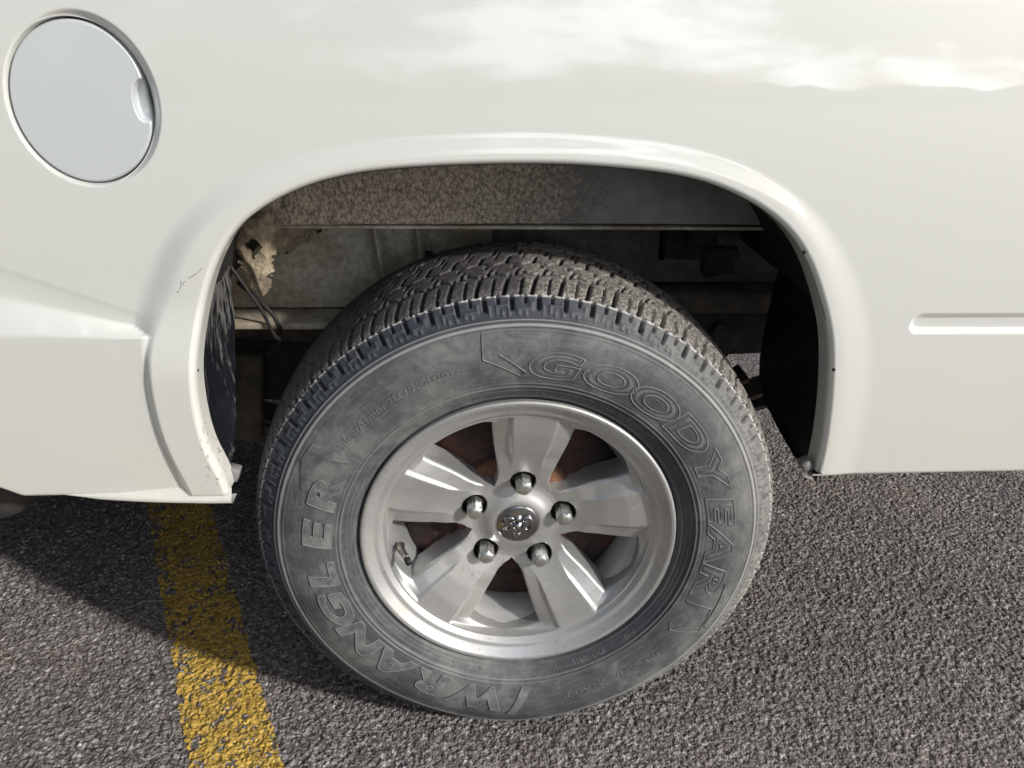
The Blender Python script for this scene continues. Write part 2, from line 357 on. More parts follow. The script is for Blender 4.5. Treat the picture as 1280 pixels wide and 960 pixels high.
def worley(x, y, cell):
    xi = np.floor(x/cell).astype(np.int64); yi = np.floor(y/cell).astype(np.int64)
    f1 = np.full(x.shape, 9.); f2 = np.full(x.shape, 9.); ia = np.zeros_like(xi); ib = np.zeros_like(yi); dx = np.zeros_like(x); dy = np.zeros_like(x)
    for a in (-1, 0, 1):
        for c_ in (-1, 0, 1):
            ca, cb = xi+a, yi+c_
            ddx = x/cell-(ca+.1+.8*hsh(ca, cb, 1)); ddy = y/cell-(cb+.1+.8*hsh(ca, cb, 2))
            d = np.hypot(ddx, ddy); m = d < f1
            f2 = np.where(m, f1, np.minimum(f2, d)); f1 = np.where(m, d, f1)
            ia = np.where(m, ca, ia); ib = np.where(m, cb, ib); dx = np.where(m, ddx, dx); dy = np.where(m, ddy, dy)
    return f1, f2, ia, ib, dx, dy
idx = np.where(inside)[0]; x = X[idx]; y = Y[idx]
wx = x+.0015*(vnoise(x*300, y*300, 5)-.5); wy = y+.0015*(vnoise(x*300, y*300, 6)-.5)
f1, f2, ia, ib, dx, dy = worley(wx, wy, .0057)
hh = hsh(ia, ib, 3); tl = (hsh(ia, ib, 4)-.5)*dx+(hsh(ia, ib, 5)-.5)*dy
cre = 1-smooth(f2-f1, .0, .30)
fade = smooth(x, -1.2, -1.16)*(1-smooth(x, 1.4, 1.5))*(1-smooth(y, .98, 1.1))*smooth(y, -.50, -.40)
hz = (-.0034*(1-hh)**1.4+.0036*tl-.0022*cre)*fade
Z = np.zeros(len(X)); Z[idx] = hz
Z += -.004*(fbm(X*1.3+9, Y*1.3, 3, 3)-.3)*((np.abs(X) < 6) & (np.abs(Y) < 6))*(1-np.exp(-((X/.3)**2+((Y-.1)/.3)**2)))*.6
relief = np.zeros(len(X)); relief[idx] = fade
tone = np.full(len(X), .45); tone[idx] = np.clip(hsh(ia, ib, 7)*.9+.1*hh, 0, 1)
crv = np.full(len(X), .25); crv[idx] = cre*fade+.25*(1-fade)
g = mesh_np('ground', np.stack([X, Y, Z], -1), grid_faces(nx, ny), M_asph, attrs={'tone': tone, 'crevice': crv, 'relief': relief}, smooth_sh=True)
g['kind'] = 'structure'
# painted line: paint film laid over the same stones, chipped where it has worn off
a0 = np.array([-.829, .676]); dv = np.array([.326, -.724]); dv /= np.linalg.norm(dv); nv = np.array([-dv[1], dv[0]])
lat = (X-a0[0])*nv[0]+(Y-a0[1])*nv[1]; LW = float(np.dot(np.array([-.679, .672])-a0, nv)); lon = (X-a0[0])*dv[0]+(Y-a0[1])*dv[1]
fc = grid_faces(nx, ny)
cX = X[fc].mean(1); cY = Y[fc].mean(1); cl_ = lat[fc].mean(1); clon = lon[fc].mean(1); ccr = crv[fc].mean(1); 
near = (cX > -1.15) & (cX < -.1) & (cY > -.44) & (cY < .985) & (cl_ > -.01) & (cl_ < LW+.01)
fi = np.where(near)[0]; cX = cX[fi]; cY = cY[fi]; cl_ = cl_[fi]; ccr = ccr[fi]
ew = .010*(fbm(cX*60, cY*60, 4, 31)-.5)
ins = (cl_ > .003+ew) & (cl_ < LW-.003+ew)
wn = fbm(cX*48, cY*48, 5, 40); w2 = fbm(cX*150, cY*150, 3, 50)
edgeb = np.minimum(cl_, LW-cl_)/LW
keep = ins & ~((wn*.52+w2*.48+ccr*.16) > (.582+.06*smooth(edgeb, 0, .25)))
F = fc[fi[keep]]; u, inv = np.unique(F, return_inverse=True); inv = inv.reshape(F.shape)
o = mesh_np('painted_line', np.stack([X[u], Y[u], Z[u]+.0007], -1), inv, M_yel, attrs={'tone': tone[u], 'crevice': crv[u]})
o['kind'] = 'structure'
# the same line going on under the truck and behind the camera, beyond the relief
def line_strip(l0, l1):
    P = [a0+dv*l0+nv*.004, a0+dv*l1+nv*.004, a0+dv*l1+nv*(LW-.004), a0+dv*l0+nv*(LW-.004)]
    return P
bm = bmesh.new()
for l0, l1 in ((-4.5, -.36), (1.225, 3.6)):
    n_ = 60; prev = None
    for k in range(n_+1):
        l = l0+(l1-l0)*k/n_; a = a0+dv*l+nv*(.004+.004*random.random()); c_ = a0+dv*l+nv*(LW-.004-.004*random.random())
        cur = (bm.verts.new((a[0], a[1], .003)), bm.verts.new((c_[0], c_[1], .003)))
        if prev: bm.faces.new((prev[0], prev[1], cur[1], cur[0]))
        prev = cur
o = bm_obj('painted_line_far', bm, M_yel); o['kind'] = 'structure'

# far woodland behind the photographer (seen mirrored in the paint)
rn = 260; rows = []
V = []; 
for k in range(rn):
    a = math.radians(170+200*k/(rn-1)); 
    d = 85+6*math.sin(k*.7)
    top = .2+5.6*float(fbm(np.array([k*.21]), np.array([3.]), 4, 9)[0])+.6*random.random()
    for q, (zz, dd) in enumerate(((-.5, 0), (top*.5, -1.5), (top*.85, .5), (top, 3.), (top*.7, 6.), (-.5, 8.))):
        V.append(((d+dd+random.random()*.8)*math.cos(a), (d+dd)*math.sin(a), zz+random.random()*.3*(q in (1, 2, 3))))
o = mesh_np('far_woodland', V, grid_faces(rn, 6), M_leaf, smooth_sh=False); o['kind'] = 'stuff'
o['label'] = 'distant line of dark trees at the edge of the parking lot'; o['category'] = 'woodland'

# ------------------------------------------------------------------ pickup truck
truck = empty('pickup_truck')
truck['label'] = 'white pickup truck with dusty rear wheel under its round-cornered arch, fuel door at left'; truck['category'] = 'pickup truck'
ARCH = [(-.387, .440), (-.387, .484), (-.401, .533), (-.403, .602), (-.395, .666), (-.379, .728), (-.358, .776), (-.335, .811), (-.305, .836), (-.258, .86), (-.205, .875), (-.143, .883), (-.055, .888), (.034, .889), (.106, .885), (.17, .878), (.218, .866), (.267, .844), (.305, .818), (.336, .782), (.363, .732), (.387, .673), (.403, .594), (.412, .522), (.414, .471), (.414, .430)]
FLARE = [(-.455, .440), (-.465, .476), (-.481, .554), (-.480, .633), (-.470, .706), (-.45, .75), (-.412, .812), (-.355, .861), (-.291, .891), (-.211, .911), (-.124, .921), (-.02, .926), (.086, .924), (.168, .915), (.243, .896), (.304, .866), (.372, .81), (.422, .735), (.451, .66), (.467, .567), (.472, .47), (.472, .430)]
SCR = [[(-.3735, .772), (-.380, .7655), (-.386, .7620), (-.3915, .7585)], [(-.395, .7560), (-.4005, .7505), (-.4035, .7462)], [(-.400, .7560), (-.4010, .7525)], [(-.4055, .7435), (-.4062, .7420)]]
arch = smooth_curve(ARCH, 360, 40); flare = smooth_curve(FLARE, 400, 160)
def offset(C, d):
    T = np.gradient(C, axis=0); T /= np.linalg.norm(T, axis=1)[:, None]
    return C+np.stack([-T[:, 1], T[:, 0]], -1)*d
LIPR = .0075
arch_o = offset(arch, LIPR)
def dist_poly(P, C, nearest=False):
    A = C[:-1]; Bv = C[1:]-A; L2 = (Bv**2).sum(1); best = np.full(len(P), 1e9); bp = np.zeros((len(P), 2))
    for s in range(0, len(P), 20000):
        Q = P[s:s+20000]; r = Q[:, None]-A[None]; tt = np.clip((r*Bv[None]).sum(-1)/L2, 0, 1)
        pr = A[None]+tt[..., None]*Bv[None]; dd = np.linalg.norm(Q[:, None]-pr, axis=-1); k = dd.argmin(1)
        best[s:s+20000] = dd[np.arange(len(Q)), k]; bp[s:s+20000] = pr[np.arange(len(Q)), k]
    return (best, bp) if nearest else best
def inside_poly(P, C):
    r = np.zeros(len(P), bool); n = len(C)
    for i in range(n):
        a = C[i]; b_ = C[(i+1) % n]
        if a[1] == b_[1]: continue
        c1 = (a[1] > P[:, 1]) != (b_[1] > P[:, 1])
        r ^= c1 & (P[:, 0] < (b_[0]-a[0])*(P[:, 1]-a[1])/(b_[1]-a[1])+a[0])
    return r
DC = np.array([-.4755, .9475]); DA, DB = .0735, .0840      # fuel door centre and half axes
def zbot(x): return .4665+.006*x+np.where(x < -.655, (-.655-x)*.55, 0)
def body_h(P, din=None, dout=None, infl=None):
    """outward height of the pressed panel"""
    x, z = P[:, 0], P[:, 1]
    if din is None:
        nr1 = (np.abs(x) < .53) & (z < .96); dout = np.full(len(P), .2); din = np.full(len(P), .2); infl = np.zeros(len(P), bool)
        dout[nr1] = dist_poly(P[nr1], flare); infl[nr1] = inside_poly(P[nr1], flare); din[nr1] = dist_poly(P[nr1], arch_o)
    tt = np.where(infl, din/(din+dout+1e-9), 1.)
    h = -.14*(z-.86)**2*np.where(z > .86, 1.6, .8)
    F_ = .0032+.0003*smooth(x, .15, .4)+.0040*smooth(-x, .2, .4)+(.0180)*smooth(-x, .30, .36)*(1-smooth(z, .63, .735))
    up_ = smooth(z, .80, .90)
    ll_ = smooth(-x, .30, .36)*(1-smooth(z, .66, .76)); a_, b2_ = .40-.36*np.maximum(up_, smooth(x, .2, .4))+.18*ll_, 1.02
    fl = F_*(1-smooth(tt, a_, b2_))
    outm = np.where(infl, 0, smooth(dout, -.001, .010))
    zt = .701+(-.468-x)*.395; zb_ = np.full_like(x, .687)
    u = (z-zb_)/np.maximum(zt-zb_, .004)
    uu = np.clip(u, 0, 1); uu = np.where(uu < .1, uu*uu/.2, uu-.05)/.95; led = np.where(u < 1, .0165*(1-uu)-.0085*uu, 0)
    led = np.where(u >= 1, -.0085*np.clip(1-(z-zt)/.017, 0, 1)**1.5, led)
    led = led*np.where(infl, 1-smooth(dout, .015, .044), 1.)*(x < -.3)
    gx_ = np.where(x > .4, 1., 0)
    cxg = np.maximum(.5005-x, 0); dg = np.hypot(cxg, (z-.6965))
    gr = -.0065*(1-smooth(dg, .006, .0145))*gx_
    # fuel door dish
    ex, ez = (x-DC[0])/DA, (z-DC[1])/DB; rr = np.hypot(ex, ez); ph = np.arctan2(ez, ex)
    cs_ = np.clip(np.cos(ph-math.radians(22)), 0, 1)**.8; wid = (.0022+.0095*cs_)/.078
    dish = -(.0012+.0075*cs_)*(1-smooth((rr-1.0)/wid, 0., 1.))
    k_ = .002; mxf = .5*(fl+led+np.sqrt((fl-led)**2+k_*k_))-.5*k_; w_ = smooth(-x, .39, .46)
    return h+fl*(1-w_)+mxf*w_+gr+dish
def body_normals(P, f):
    e = .0006
    hx = (f(P+[e, 0])-f(P-[e, 0]))/(2*e); hz_ = (f(P+[0, e])-f(P-[0, e]))/(2*e)
    n = np.stack([-hx, -np.ones(len(P)), -hz_], -1); return n/np.linalg.norm(n, axis=1)[:, None]
xs = np.unique(np.r_[np.arange(-.685, -.570, .0028), np.arange(-.570, -.385, .0012), np.arange(-.385, .80, .0028), np.arange(.80, 1.24, .02)]); zs = np.r_[np.arange(0, .385, .0028), np.arange(.385, .58, .0013), np.linspace(.583, .90, 40)]
px_, pz_ = np.meshgrid(xs, zs, indexing='ij'); pz_ = zbot(px_)+pz_*(1-(zbot(px_)-.4665)/.9)
n0, n1_ = px_.shape; P = np.stack([px_.ravel(), pz_.ravel()], -1); F = grid_faces(n0, n1_)
cen = P[F].mean(1)
door_c = np.stack([DC[0]+DA*np.cos(np.linspace(0, 2*np.pi, 241)), DC[1]+DB*np.sin(np.linspace(0, 2*np.pi, 241))], -1)
archpoly = np.vstack([arch_o, [[arch_o[-1, 0], .3], [arch_o[0, 0], .3]]])
rem_a = inside_poly(cen, archpoly); rem_d = inside_poly(cen, door_c)
for rem, curve in ((rem_a, arch_o), (rem_d, door_c)):
    kept = np.zeros(len(P), bool); kept[F[~(rem_a | rem_d)].ravel()] = True
    gone = np.zeros(len(P), bool); gone[F[rem].ravel()] = True
    bi = np.where(kept & gone)[0]; _, bp = dist_poly(P[bi], curve, True)
    if curve is arch_o:
        bot = P[bi, 1] <= zbot(P[bi, 0])+.0005; xb = P[bi, 0]
        bp[bot, 1] = zbot(xb[bot]); bp[bot, 0] = np.where(xb[bot] < 0, np.interp(zbot(xb[bot]), arch_o[:60, 1], arch_o[:60, 0]), np.interp(zbot(xb[bot]), arch_o[-60:, 1][::-1], arch_o[-60:, 0][::-1]))
    P[bi] = bp
F = F[~(rem_a | rem_d)]; u, inv = np.unique(F, return_inverse=True); P = P[u]; F = inv.reshape(F.shape)
H = body_h(P); nrm = body_normals(P, body_h)
o = mesh_np('bed_side', np.stack([P[:, 0], -H, P[:, 1]], -1), F, M_paint, truck, normals=nrm)
# rolled arch lip and return flange
def sweep_lip(sl, depth, name, mat, parent):
    C = arch_o[sl]; A = arch[sl]; h0 = body_h(C+(C-A)*.02); V = []
    k_n = 12
    for i in range(len(C)):
        y0 = -h0[i]; d = (A[i]-C[i])
        for k in range(k_n):
            if k < 9:
                a = math.pi/2*k/8; p = C[i]+d*math.sin(a); yy = y0+.012*(1-math.cos(a))
            else:
                p = A[i]; yy = y0+.012+(depth-.012)*(k-8)/3.
            V.append((p[0], yy, p[1]))
    return mesh_np(name, V, grid_faces(len(C), k_n), mat, parent)
zc = np.where(arch_o[:, 1] > np.where(arch_o[:, 0] < 0, .463, .468))[0]
sweep_lip(slice(zc[0], zc[-1]+1), .036, 'arch_lip', M_paint, truck)
# bottom hem of the panel
def hem(x0, x1, nme):
    xx = np.arange(x0, x1, .004); b0 = np.stack([xx, zbot(xx)], -1); hb = body_h(b0); V = []
    for i in range(len(xx)):
        for k in range(8):
            a = math.pi/2*k/5 if k < 6 else math.pi/2
            V.append((xx[i], -hb[i]+.010*(1-math.cos(a))+(.022*(k-5) if k > 5 else 0), b0[i, 1]-.007*math.sin(a)))
    return mesh_np(nme, V, grid_faces(len(xx), 8), M_paint, truck)
hem(-.685, np.interp(.4665, arch_o[:60, 1], arch_o[:60, 0])+.004, 'panel_hem'); hem(arch_o[-40, 0]-.002, 1.235, 'panel_hem')
# pinch flange under the front part, end brackets
bm = bmesh.new(); pts = catmull([(-.605, .008, .4605), (-.50, .000, .4565), (-.42, -.004, .4555), (-.383, -.006, .4565)], 30)
prev = None
for p in pts:
    k = min(1, (p[0]+.607)/.05)
    cur = [bm.verts.new((p[0], p[1]+dy_, p[2]+dz_*k)) for dy_, dz_ in ((.004, .014), (.0, .004), (-.004, .001), (-.005, -.004), (-.001, -.0075), (.02, -.006))]
    if prev:
        for q in range(5): bm.faces.new((prev[q], prev[q+1], cur[q+1], cur[q]))
    prev = cur
bm_obj('pinch_flange', bm, M_paint, truck)
bm = bmesh.new(); bevel_box(bm, (-.388, .030, .474), (.016, .016, .020), .0015, Euler((0, .35, 0)), 1)
bm_obj('lip_bracket', bm, M_flange, truck)
bm = bmesh.new(); bevel_box(bm, (.403, .030, .476), (.014, .018, .016), .0015, Euler((0, -.5, 0)), 1); bevel_box(bm, (.401, .016, .4645), (.018, .012, .003), .001, Euler((0, .35, 0)), 1)
bm_obj('lip_bracket', bm, M_flange, truck)
# plastic clips in the lip
for cx_, cz_ in ((.3355, .795), (.401, .640), (-.4005, .645)):
    _, bp = dist_poly(np.array([[cx_, cz_]]), arch, True)
    k = np.abs(arch-bp[0]).sum(1).argmin(); Tn = (arch_o[k]-arch[k])/LIPR
    bm = bmesh.new(); bmesh.ops.create_uvsphere(bm, u_segments=10, v_segments=6, radius=.0024)
    c0 = arch[k]+Tn*.001
    bmesh.ops.translate(bm, vec=(c0[0], -.006, c0[1]), verts=bm.verts); bm_obj('clip', bm, M_dark, truck)

# paint scratch on the front leg of the arch
bm = bmesh.new()
for pts in SCR:
    P_ = np.array(pts); hh_ = body_h(P_); tube(bm, [(P_[k, 0], -hh_[k]-.0001, P_[k, 1]) for k in range(len(P_))], [.0002+.0004*random.random() for _ in pts], 5)
bm_obj('scratch', bm, M_frame, truck)
# fuel door: dish wall, lid with finger scoop
V = []; th = np.linspace(0, 2*np.pi, 160, endpoint=False)
C = np.stack([DC[0]+DA*np.cos(th), DC[1]+DB*np.sin(th)], -1); hb = body_h(C)
for i in range(160):
    for k, (s, dy_) in enumerate(((1., 0), (.993, .002), (.991, .020), (.90, .026), (.4, .026), (.0, .026))):
        q = DC+(C[i]-DC)*s; V.append((q[0], -hb[i]+dy_, q[1]))
mesh_np('fuel_door_recess', V, grid_faces(160, 6, True), M_paint, truck)
# lid surface on a polar grid
nr, nth = 110, 480; th = np.linspace(0, 2*np.pi, nth, endpoint=False)
ra = np.r_[np.linspace(0, .62, 20), np.linspace(.625, 1, nr-20)]
T, R = np.meshgrid(th, ra, indexing='ij')
notch = .055*np.exp(-((((T+np.pi) % (2*np.pi))-np.pi-.10)/.27)**2)          # the rim dips where fingers go in
def lid_xz(T, R):
    k = (.968-notch)*R
    return DC[0]+DA*k*np.cos(T), DC[1]+DB*k*np.sin(T)
lx, lz = lid_xz(T, R)
base = -.14*(lz-.86)**2*1.6
fx, fz = DC[0]+DA*.86, DC[1]+.003
xl_ = fx-.0115*np.sqrt(np.clip(1-((lz-fz)/.0225)**2, 0, 1)); inl = np.abs(lz-fz) < .0225
scoop = -np.where(inl, .0105*smooth(lx-xl_, 0, .0028)*(1-.85*smooth(lx-xl_, .002, .021))*(1-np.abs((lz-fz)/.0225)**4), 0)
rec = .0046+.0034*R*np.cos(T-math.radians(22))
hL = base-rec+scoop-.0030*np.clip((R-.965)/.035, 0, 1)**2
rim = np.stack([lx, -hL, lz], -1)
V = rim.reshape(-1, 3); F = grid_faces(nth, nr, True)
edge_i = np.arange(nth)*nr+nr-1; e0 = V[edge_i]; e1 = e0+[0, .006, 0]
V = np.vstack([V, e1]); k = np.arange(nth); F = np.vstack([F, np.stack([edge_i, edge_i[(k+1) % nth], nth*nr+(k+1) % nth, nth*nr+k], -1)])
lid = mesh_np('fuel_door', V, F, M_door, truck)

# ---- rest of the bed, cab flank, rear end (beyond the frame, they shade the ground and close the body)
bm = bmesh.new()
bevel_box(bm, (.27, .045, 1.375), (1.94, .09, .03), .012); bm_obj('bed_rail', bm, M_under, truck)
bm = bmesh.new(); bevel_box(bm, (.27, .09, 1.15), (1.9, .012, .42), .003); bm_obj('bed_inner_wall', bm, M_paint, truck)
bm = bmesh.new(); bevel_box(bm, (.27, .88, .93), (1.88, 1.26, .03), .006); bm_obj('bed_floor', bm, M_paint, truck)
bm = bmesh.new(); bevel_box(bm, (.27, 1.72, .93), (1.9, .07, .92), .03, seg=4); bm_obj('far_bed_side', bm, M_paint, truck)
bm = bmesh.new(); bevel_box(bm, (1.20, .87, .98), (.06, 1.6, .72), .02, seg=4); bm_obj('tailgate', bm, M_paint, truck)
bm = bmesh.new(); bevel_box(bm, (1.33, .87, .56), (.16, 1.74, .18), .04, seg=5); bm_obj('rear_bumper', bm, M_chrome, truck)
bm = bmesh.new(); bevel_box(bm, (-.66, .88, 1.1), (.03, 1.5, .5), .008); bm_obj('bed_bulkhead', bm, M_paint, truck)
def flank(name, x0, x1, z0, z1, mat):
    xx = np.linspace(x0, x1, 90); zz = np.linspace(z0, z1, 90); a, b_ = np.meshgrid(xx, zz, indexing='ij')
    h = -.14*(b_-.86)**2*np.where(b_ > .86, 1.6, .8)
    u = (b_-.687)/.11; led = np.where(u < 1, .0165*(1-smooth(u, -.04, 1.)), 0)
    e = np.minimum(np.minimum(a-x0, x1-a), np.minimum(b_-z0, z1-b_)); r = np.clip(1-e/.012, 0, 1)**2*.012
    return mesh_np(name, np.stack([a.ravel(), -(h+led-r).ravel(), b_.ravel()], -1), grid_faces(90, 90), mat, truck)
flank('cab_side', -1.02, -.697, .475, 1.32, M_paint); flank('rear_door', -2.0, -1.026, .50, 1.32, M_paint); flank('rocker_panel', -2.6, -.72, .42, .495, M_paint)
bm = bmesh.new(); bevel_box(bm, (-1.66, .87, .82), (1.92, 1.62, .92), .05, seg=3); bm_obj('cab_shell', bm, M_under, truck)
bm = bmesh.new(); bevel_box(bm, (-1.45, .87, 1.52), (1.3, 1.42, .42), .12, seg=5); bm_obj('cab_roof', bm, M_paint, truck)

# ---- wheel house and underbody
# sprayed panel with a thin bright hem
def sheet(name, fn, u0, u1, v0, v1, nu, nv_, mat):
    a, b_ = np.meshgrid(np.linspace(u0, u1, nu), np.linspace(v0, v1, nv_), indexing='ij')
    return mesh_np(name, np.asarray(fn(a.ravel(), b_.ravel())).T, grid_faces(nu, nv_), mat, truck)
def f_mud(a, v):
    # v 0..1 from the hem upward
    x = -.375+.86*a; zb = .7665+.004*np.sin(a*2.6)+.0*a; zt = .93; z = zb+(zt-zb)*np.clip(v, 0, 1)
    d = .004*(fbm(x*90, z*45, 4, 3)-.5)*(1-smooth(x, -.02, .06)); y = .215+.02*v+d*2.2
    y = np.where(v < .0, .215, y)
    return x, y, z
sheet('upper_wheelhouse_panel', f_mud, 0, 1, 0, 1, 420, 80, M_mud)
bm = bmesh.new(); bevel_box(bm, (.055, .222, .7645), (.86, .022, .005), .002); bm_obj('panel_edge', bm, M_inner, truck)
# deeper panel with two swages
def f_deep(a, b_):
    x = -.47+.44*a; z = .588+.212*b_
    def rib(c, w): return .034*np.exp(-((x-c-(.78-z)*.10)/w)**2)
    y = .37-rib(-.222, .0095)-rib(-.155, .0095)+.012*smooth(x, -.29, -.24)*(1-smooth(z, .60, .70))-.02*np.exp(-((x+.36)/.05)**2-((z-.68)/.06)**2)
    return x, y+.003*(fbm(x*30, z*30, 4, 12)-.5), z
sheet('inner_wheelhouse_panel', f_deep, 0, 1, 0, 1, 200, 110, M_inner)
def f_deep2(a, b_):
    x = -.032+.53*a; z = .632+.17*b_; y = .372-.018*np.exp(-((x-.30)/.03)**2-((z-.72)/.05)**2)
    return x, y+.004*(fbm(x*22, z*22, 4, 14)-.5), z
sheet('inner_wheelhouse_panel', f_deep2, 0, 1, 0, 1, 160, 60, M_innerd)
# frame rail, shelf lip, crossmembers, floor ribs
bm = bmesh.new(); bevel_box(bm, (-.36, .335, .580), (.28, .07, .012), .003); bm_obj('rail_shelf', bm, M_inner, truck)
bm = bmesh.new(); bevel_box(bm, (-.60, .46, .545), (3.6, .07, .13), .008); bm_obj('frame_rail', bm, M_frame, truck)
bm = bmesh.new(); bevel_box(bm, (-.60, 1.28, .545), (3.6, .07, .13), .008); bm_obj('frame_rail', bm, M_frame, truck)
bm = bmesh.new(); bevel_box(bm, (.27, .36, .606), (.42, .05, .040), .008); bm_obj('rail_flange', bm, M_frame, truck)
bm = bmesh.new(); bevel_box(bm, (.27, .87, .86), (1.8, 1.2, .05), .01); bm_obj('floor_underside', bm, M_under, truck)
for cx_ in (-.55, .55, 1.1):
    bm = bmesh.new(); bevel_box(bm, (cx_, .87, .56), (.09, .80, .09), .01); bm_obj('crossmember', bm, M_frame, truck)
bm = bmesh.new(); bevel_box(bm, (-1.2, .98, .47), (.8, .45, .22), .04, seg=4); bm_obj('fuel_tank', bm, M_under, truck)
# clutter between rail and panel: bump stop, spring hanger, brake line, wiring
bm = bmesh.new()
for (cx_, cy_, cz_, a, b2, c_) in ((.315, .34, .735, .05, .05, .075), (.285, .35, .70, .07, .04, .05), (.355, .36, .67, .06, .05, .05)):
    bevel_box(bm, (cx_, cy_+.02, cz_), (a, .03, c_), .006, Euler((.1, .3*random.random()-.15, .1)), 2)
for v_ in bm.verts: v_.co += Vector((random.random()-.5, random.random()-.5, random.random()-.5))*.008
bm_obj('bump_stop', bm, M_dark, truck)
bm = bmesh.new(); bevel_box(bm, (.352, .34, .748), (.05, .05, .035), .006); bm_obj('hanger_bracket', bm, M_dark, truck)
bm = bmesh.new()
for (c_, s_, e_) in (((.345, .37, .555), (.10, .03, .07), .25), ((.425, .38, .555), (.11, .03, .11), -.05), ((.37, .36, .535), (.05, .04, .05), .5)):
    bevel_box(bm, c_, s_, .005, Euler((0, e_, 0)), 2)
for v_ in bm.verts: v_.co += Vector((random.random()-.5, random.random()-.5, random.random()-.5))*.006
bm_obj('spring_shackle', bm, M_under, truck)
bm = bmesh.new(); tube(bm, [(-.32, .56, .62), (-.26, .56, .50), (-.22, .56, .36)], .024, 14)
bm_obj('shock_absorber', bm, M_under, truck)
for k in range(3):
    bm = bmesh.new(); P_ = catmull([(-.72+.07*k, .40, .40+.008*k), (-.35+.03*k, .40, .335-.003*k), (0, .40, .30-.012*k), (.30-.03*k, .40, .34-.003*k), (.60-.08*k, .40, .43+.008*k)], 24)
    prev = None
    for p in P_:
        cur = [bm.verts.new((p[0], p[1]+sy_*.032, p[2]+sz_*.004)) for sy_, sz_ in ((-1, -1), (1, -1), (1, 1), (-1, 1))]
        if prev:
            for q in range(4): bm.faces.new((prev[q], prev[(q+1) % 4], cur[(q+1) % 4], cur[q]))
        else: bm.faces.new(cur)
        prev = cur
    bm.faces.new(prev); bm_obj('leaf_spring', bm, M_frame, truck, False)
bm = bmesh.new(); tube(bm, [(0, .20, HUB), (0, .6, HUB), (0, 1.1, HUB), (0, 1.52, HUB)], .042, 20); bmesh.ops.create_uvsphere(bm, u_segments=20, v_segments=12, radius=.14, matrix=Matrix.Translation((0, .9, HUB)))
bm_obj('rear_axle', bm, M_under, truck)
bm = bmesh.new(); tube(bm, catmull([(-.43, .30, .655), (-.40, .29, .63), (-.375, .285, .60), (-.372, .29, .56), (-.40, .30, .53)], 20).tolist(), .0035, 8)
bm_obj('brake_hose', bm, M_dark, truck)
bm = bmesh.new(); tube(bm, catmull([(-.395, .16, .725), (-.378, .165, .69), (-.362, .17, .655), (-.352, .18, .615), (-.345, .19, .60)], 20).tolist(), .0028, 8)
bm_obj('wiring', bm, M_dark, truck)
bm = bmesh.new(); bevel_box(bm, (-.46, .37, .42), (.05, .03, .17), .006, Euler((0, .12, 0))); bm_obj('hanger_plate', bm, M_frame, truck)
bm = bmesh.new(); bevel_box(bm, (-.36, .43, .44), (.34, .02, .12), .006, Euler((0, .08, 0))); bm_obj('spring_shield', bm, M_under, truck)
bm = bmesh.new(); bmesh.ops.create_uvsphere(bm, u_segments=14, v_segments=8, radius=.011, matrix=Matrix.Translation((-.137, .352, .683)) @ Matrix.Diagonal((1.2, .5, .8, 1))); bm_obj('plug', bm, M_dark, truck)
# arch ceiling: skin from the lip flange inward
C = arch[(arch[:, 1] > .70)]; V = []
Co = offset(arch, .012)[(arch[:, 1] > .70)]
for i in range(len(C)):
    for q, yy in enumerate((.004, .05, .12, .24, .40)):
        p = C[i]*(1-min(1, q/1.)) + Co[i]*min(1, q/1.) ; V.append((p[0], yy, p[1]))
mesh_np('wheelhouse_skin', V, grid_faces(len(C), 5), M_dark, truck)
# splash shields
def shield(name, side, prof, x0, bow):
    zs_ = [p[0] for p in prof]; ys_ = [p[1] for p in prof]; V = []; nz, nyy = 70, 26
    for i in range(nz):
        z = zs_[0]+(zs_[-1]-zs_[0])*i/(nz-1); ymax = np.interp(z, zs_, ys_)
        m = arch[:, 0]*side > 0; A = arch[m]; o_ = np.argsort(A[:, 1]); xa = np.interp(z, A[o_, 1], A[o_, 0])
        for j in range(nyy):
            v = j/(nyy-1); y = .014+(max(ymax, .016)-.014)*v
            xx = xa*(1-v)+x0*v+side*bow*math.sin(math.pi*v)+.0025*(float(vnoise(np.array([z*60.]), np.array([y*60.]), 8)[0])-.5)+side*.003
            V.append((xx, y, z))
    return mesh_np(name, V, grid_faces(nz, nyy), M_black, truck)
shield('splash_shield', -1, [(.470, .012), (.48, .02), (.494, .06), (.553, .09), (.632, .13), (.72, .146), (.76, .155), (.80, .15)], -.388, .006)
shield('splash_shield', 1, [(.452, .09), (.458, .14), (.473, .235), (.50, .262), (.526, .279), (.6, .277), (.669, .269), (.742, .235), (.80, .20)], .412, .004)
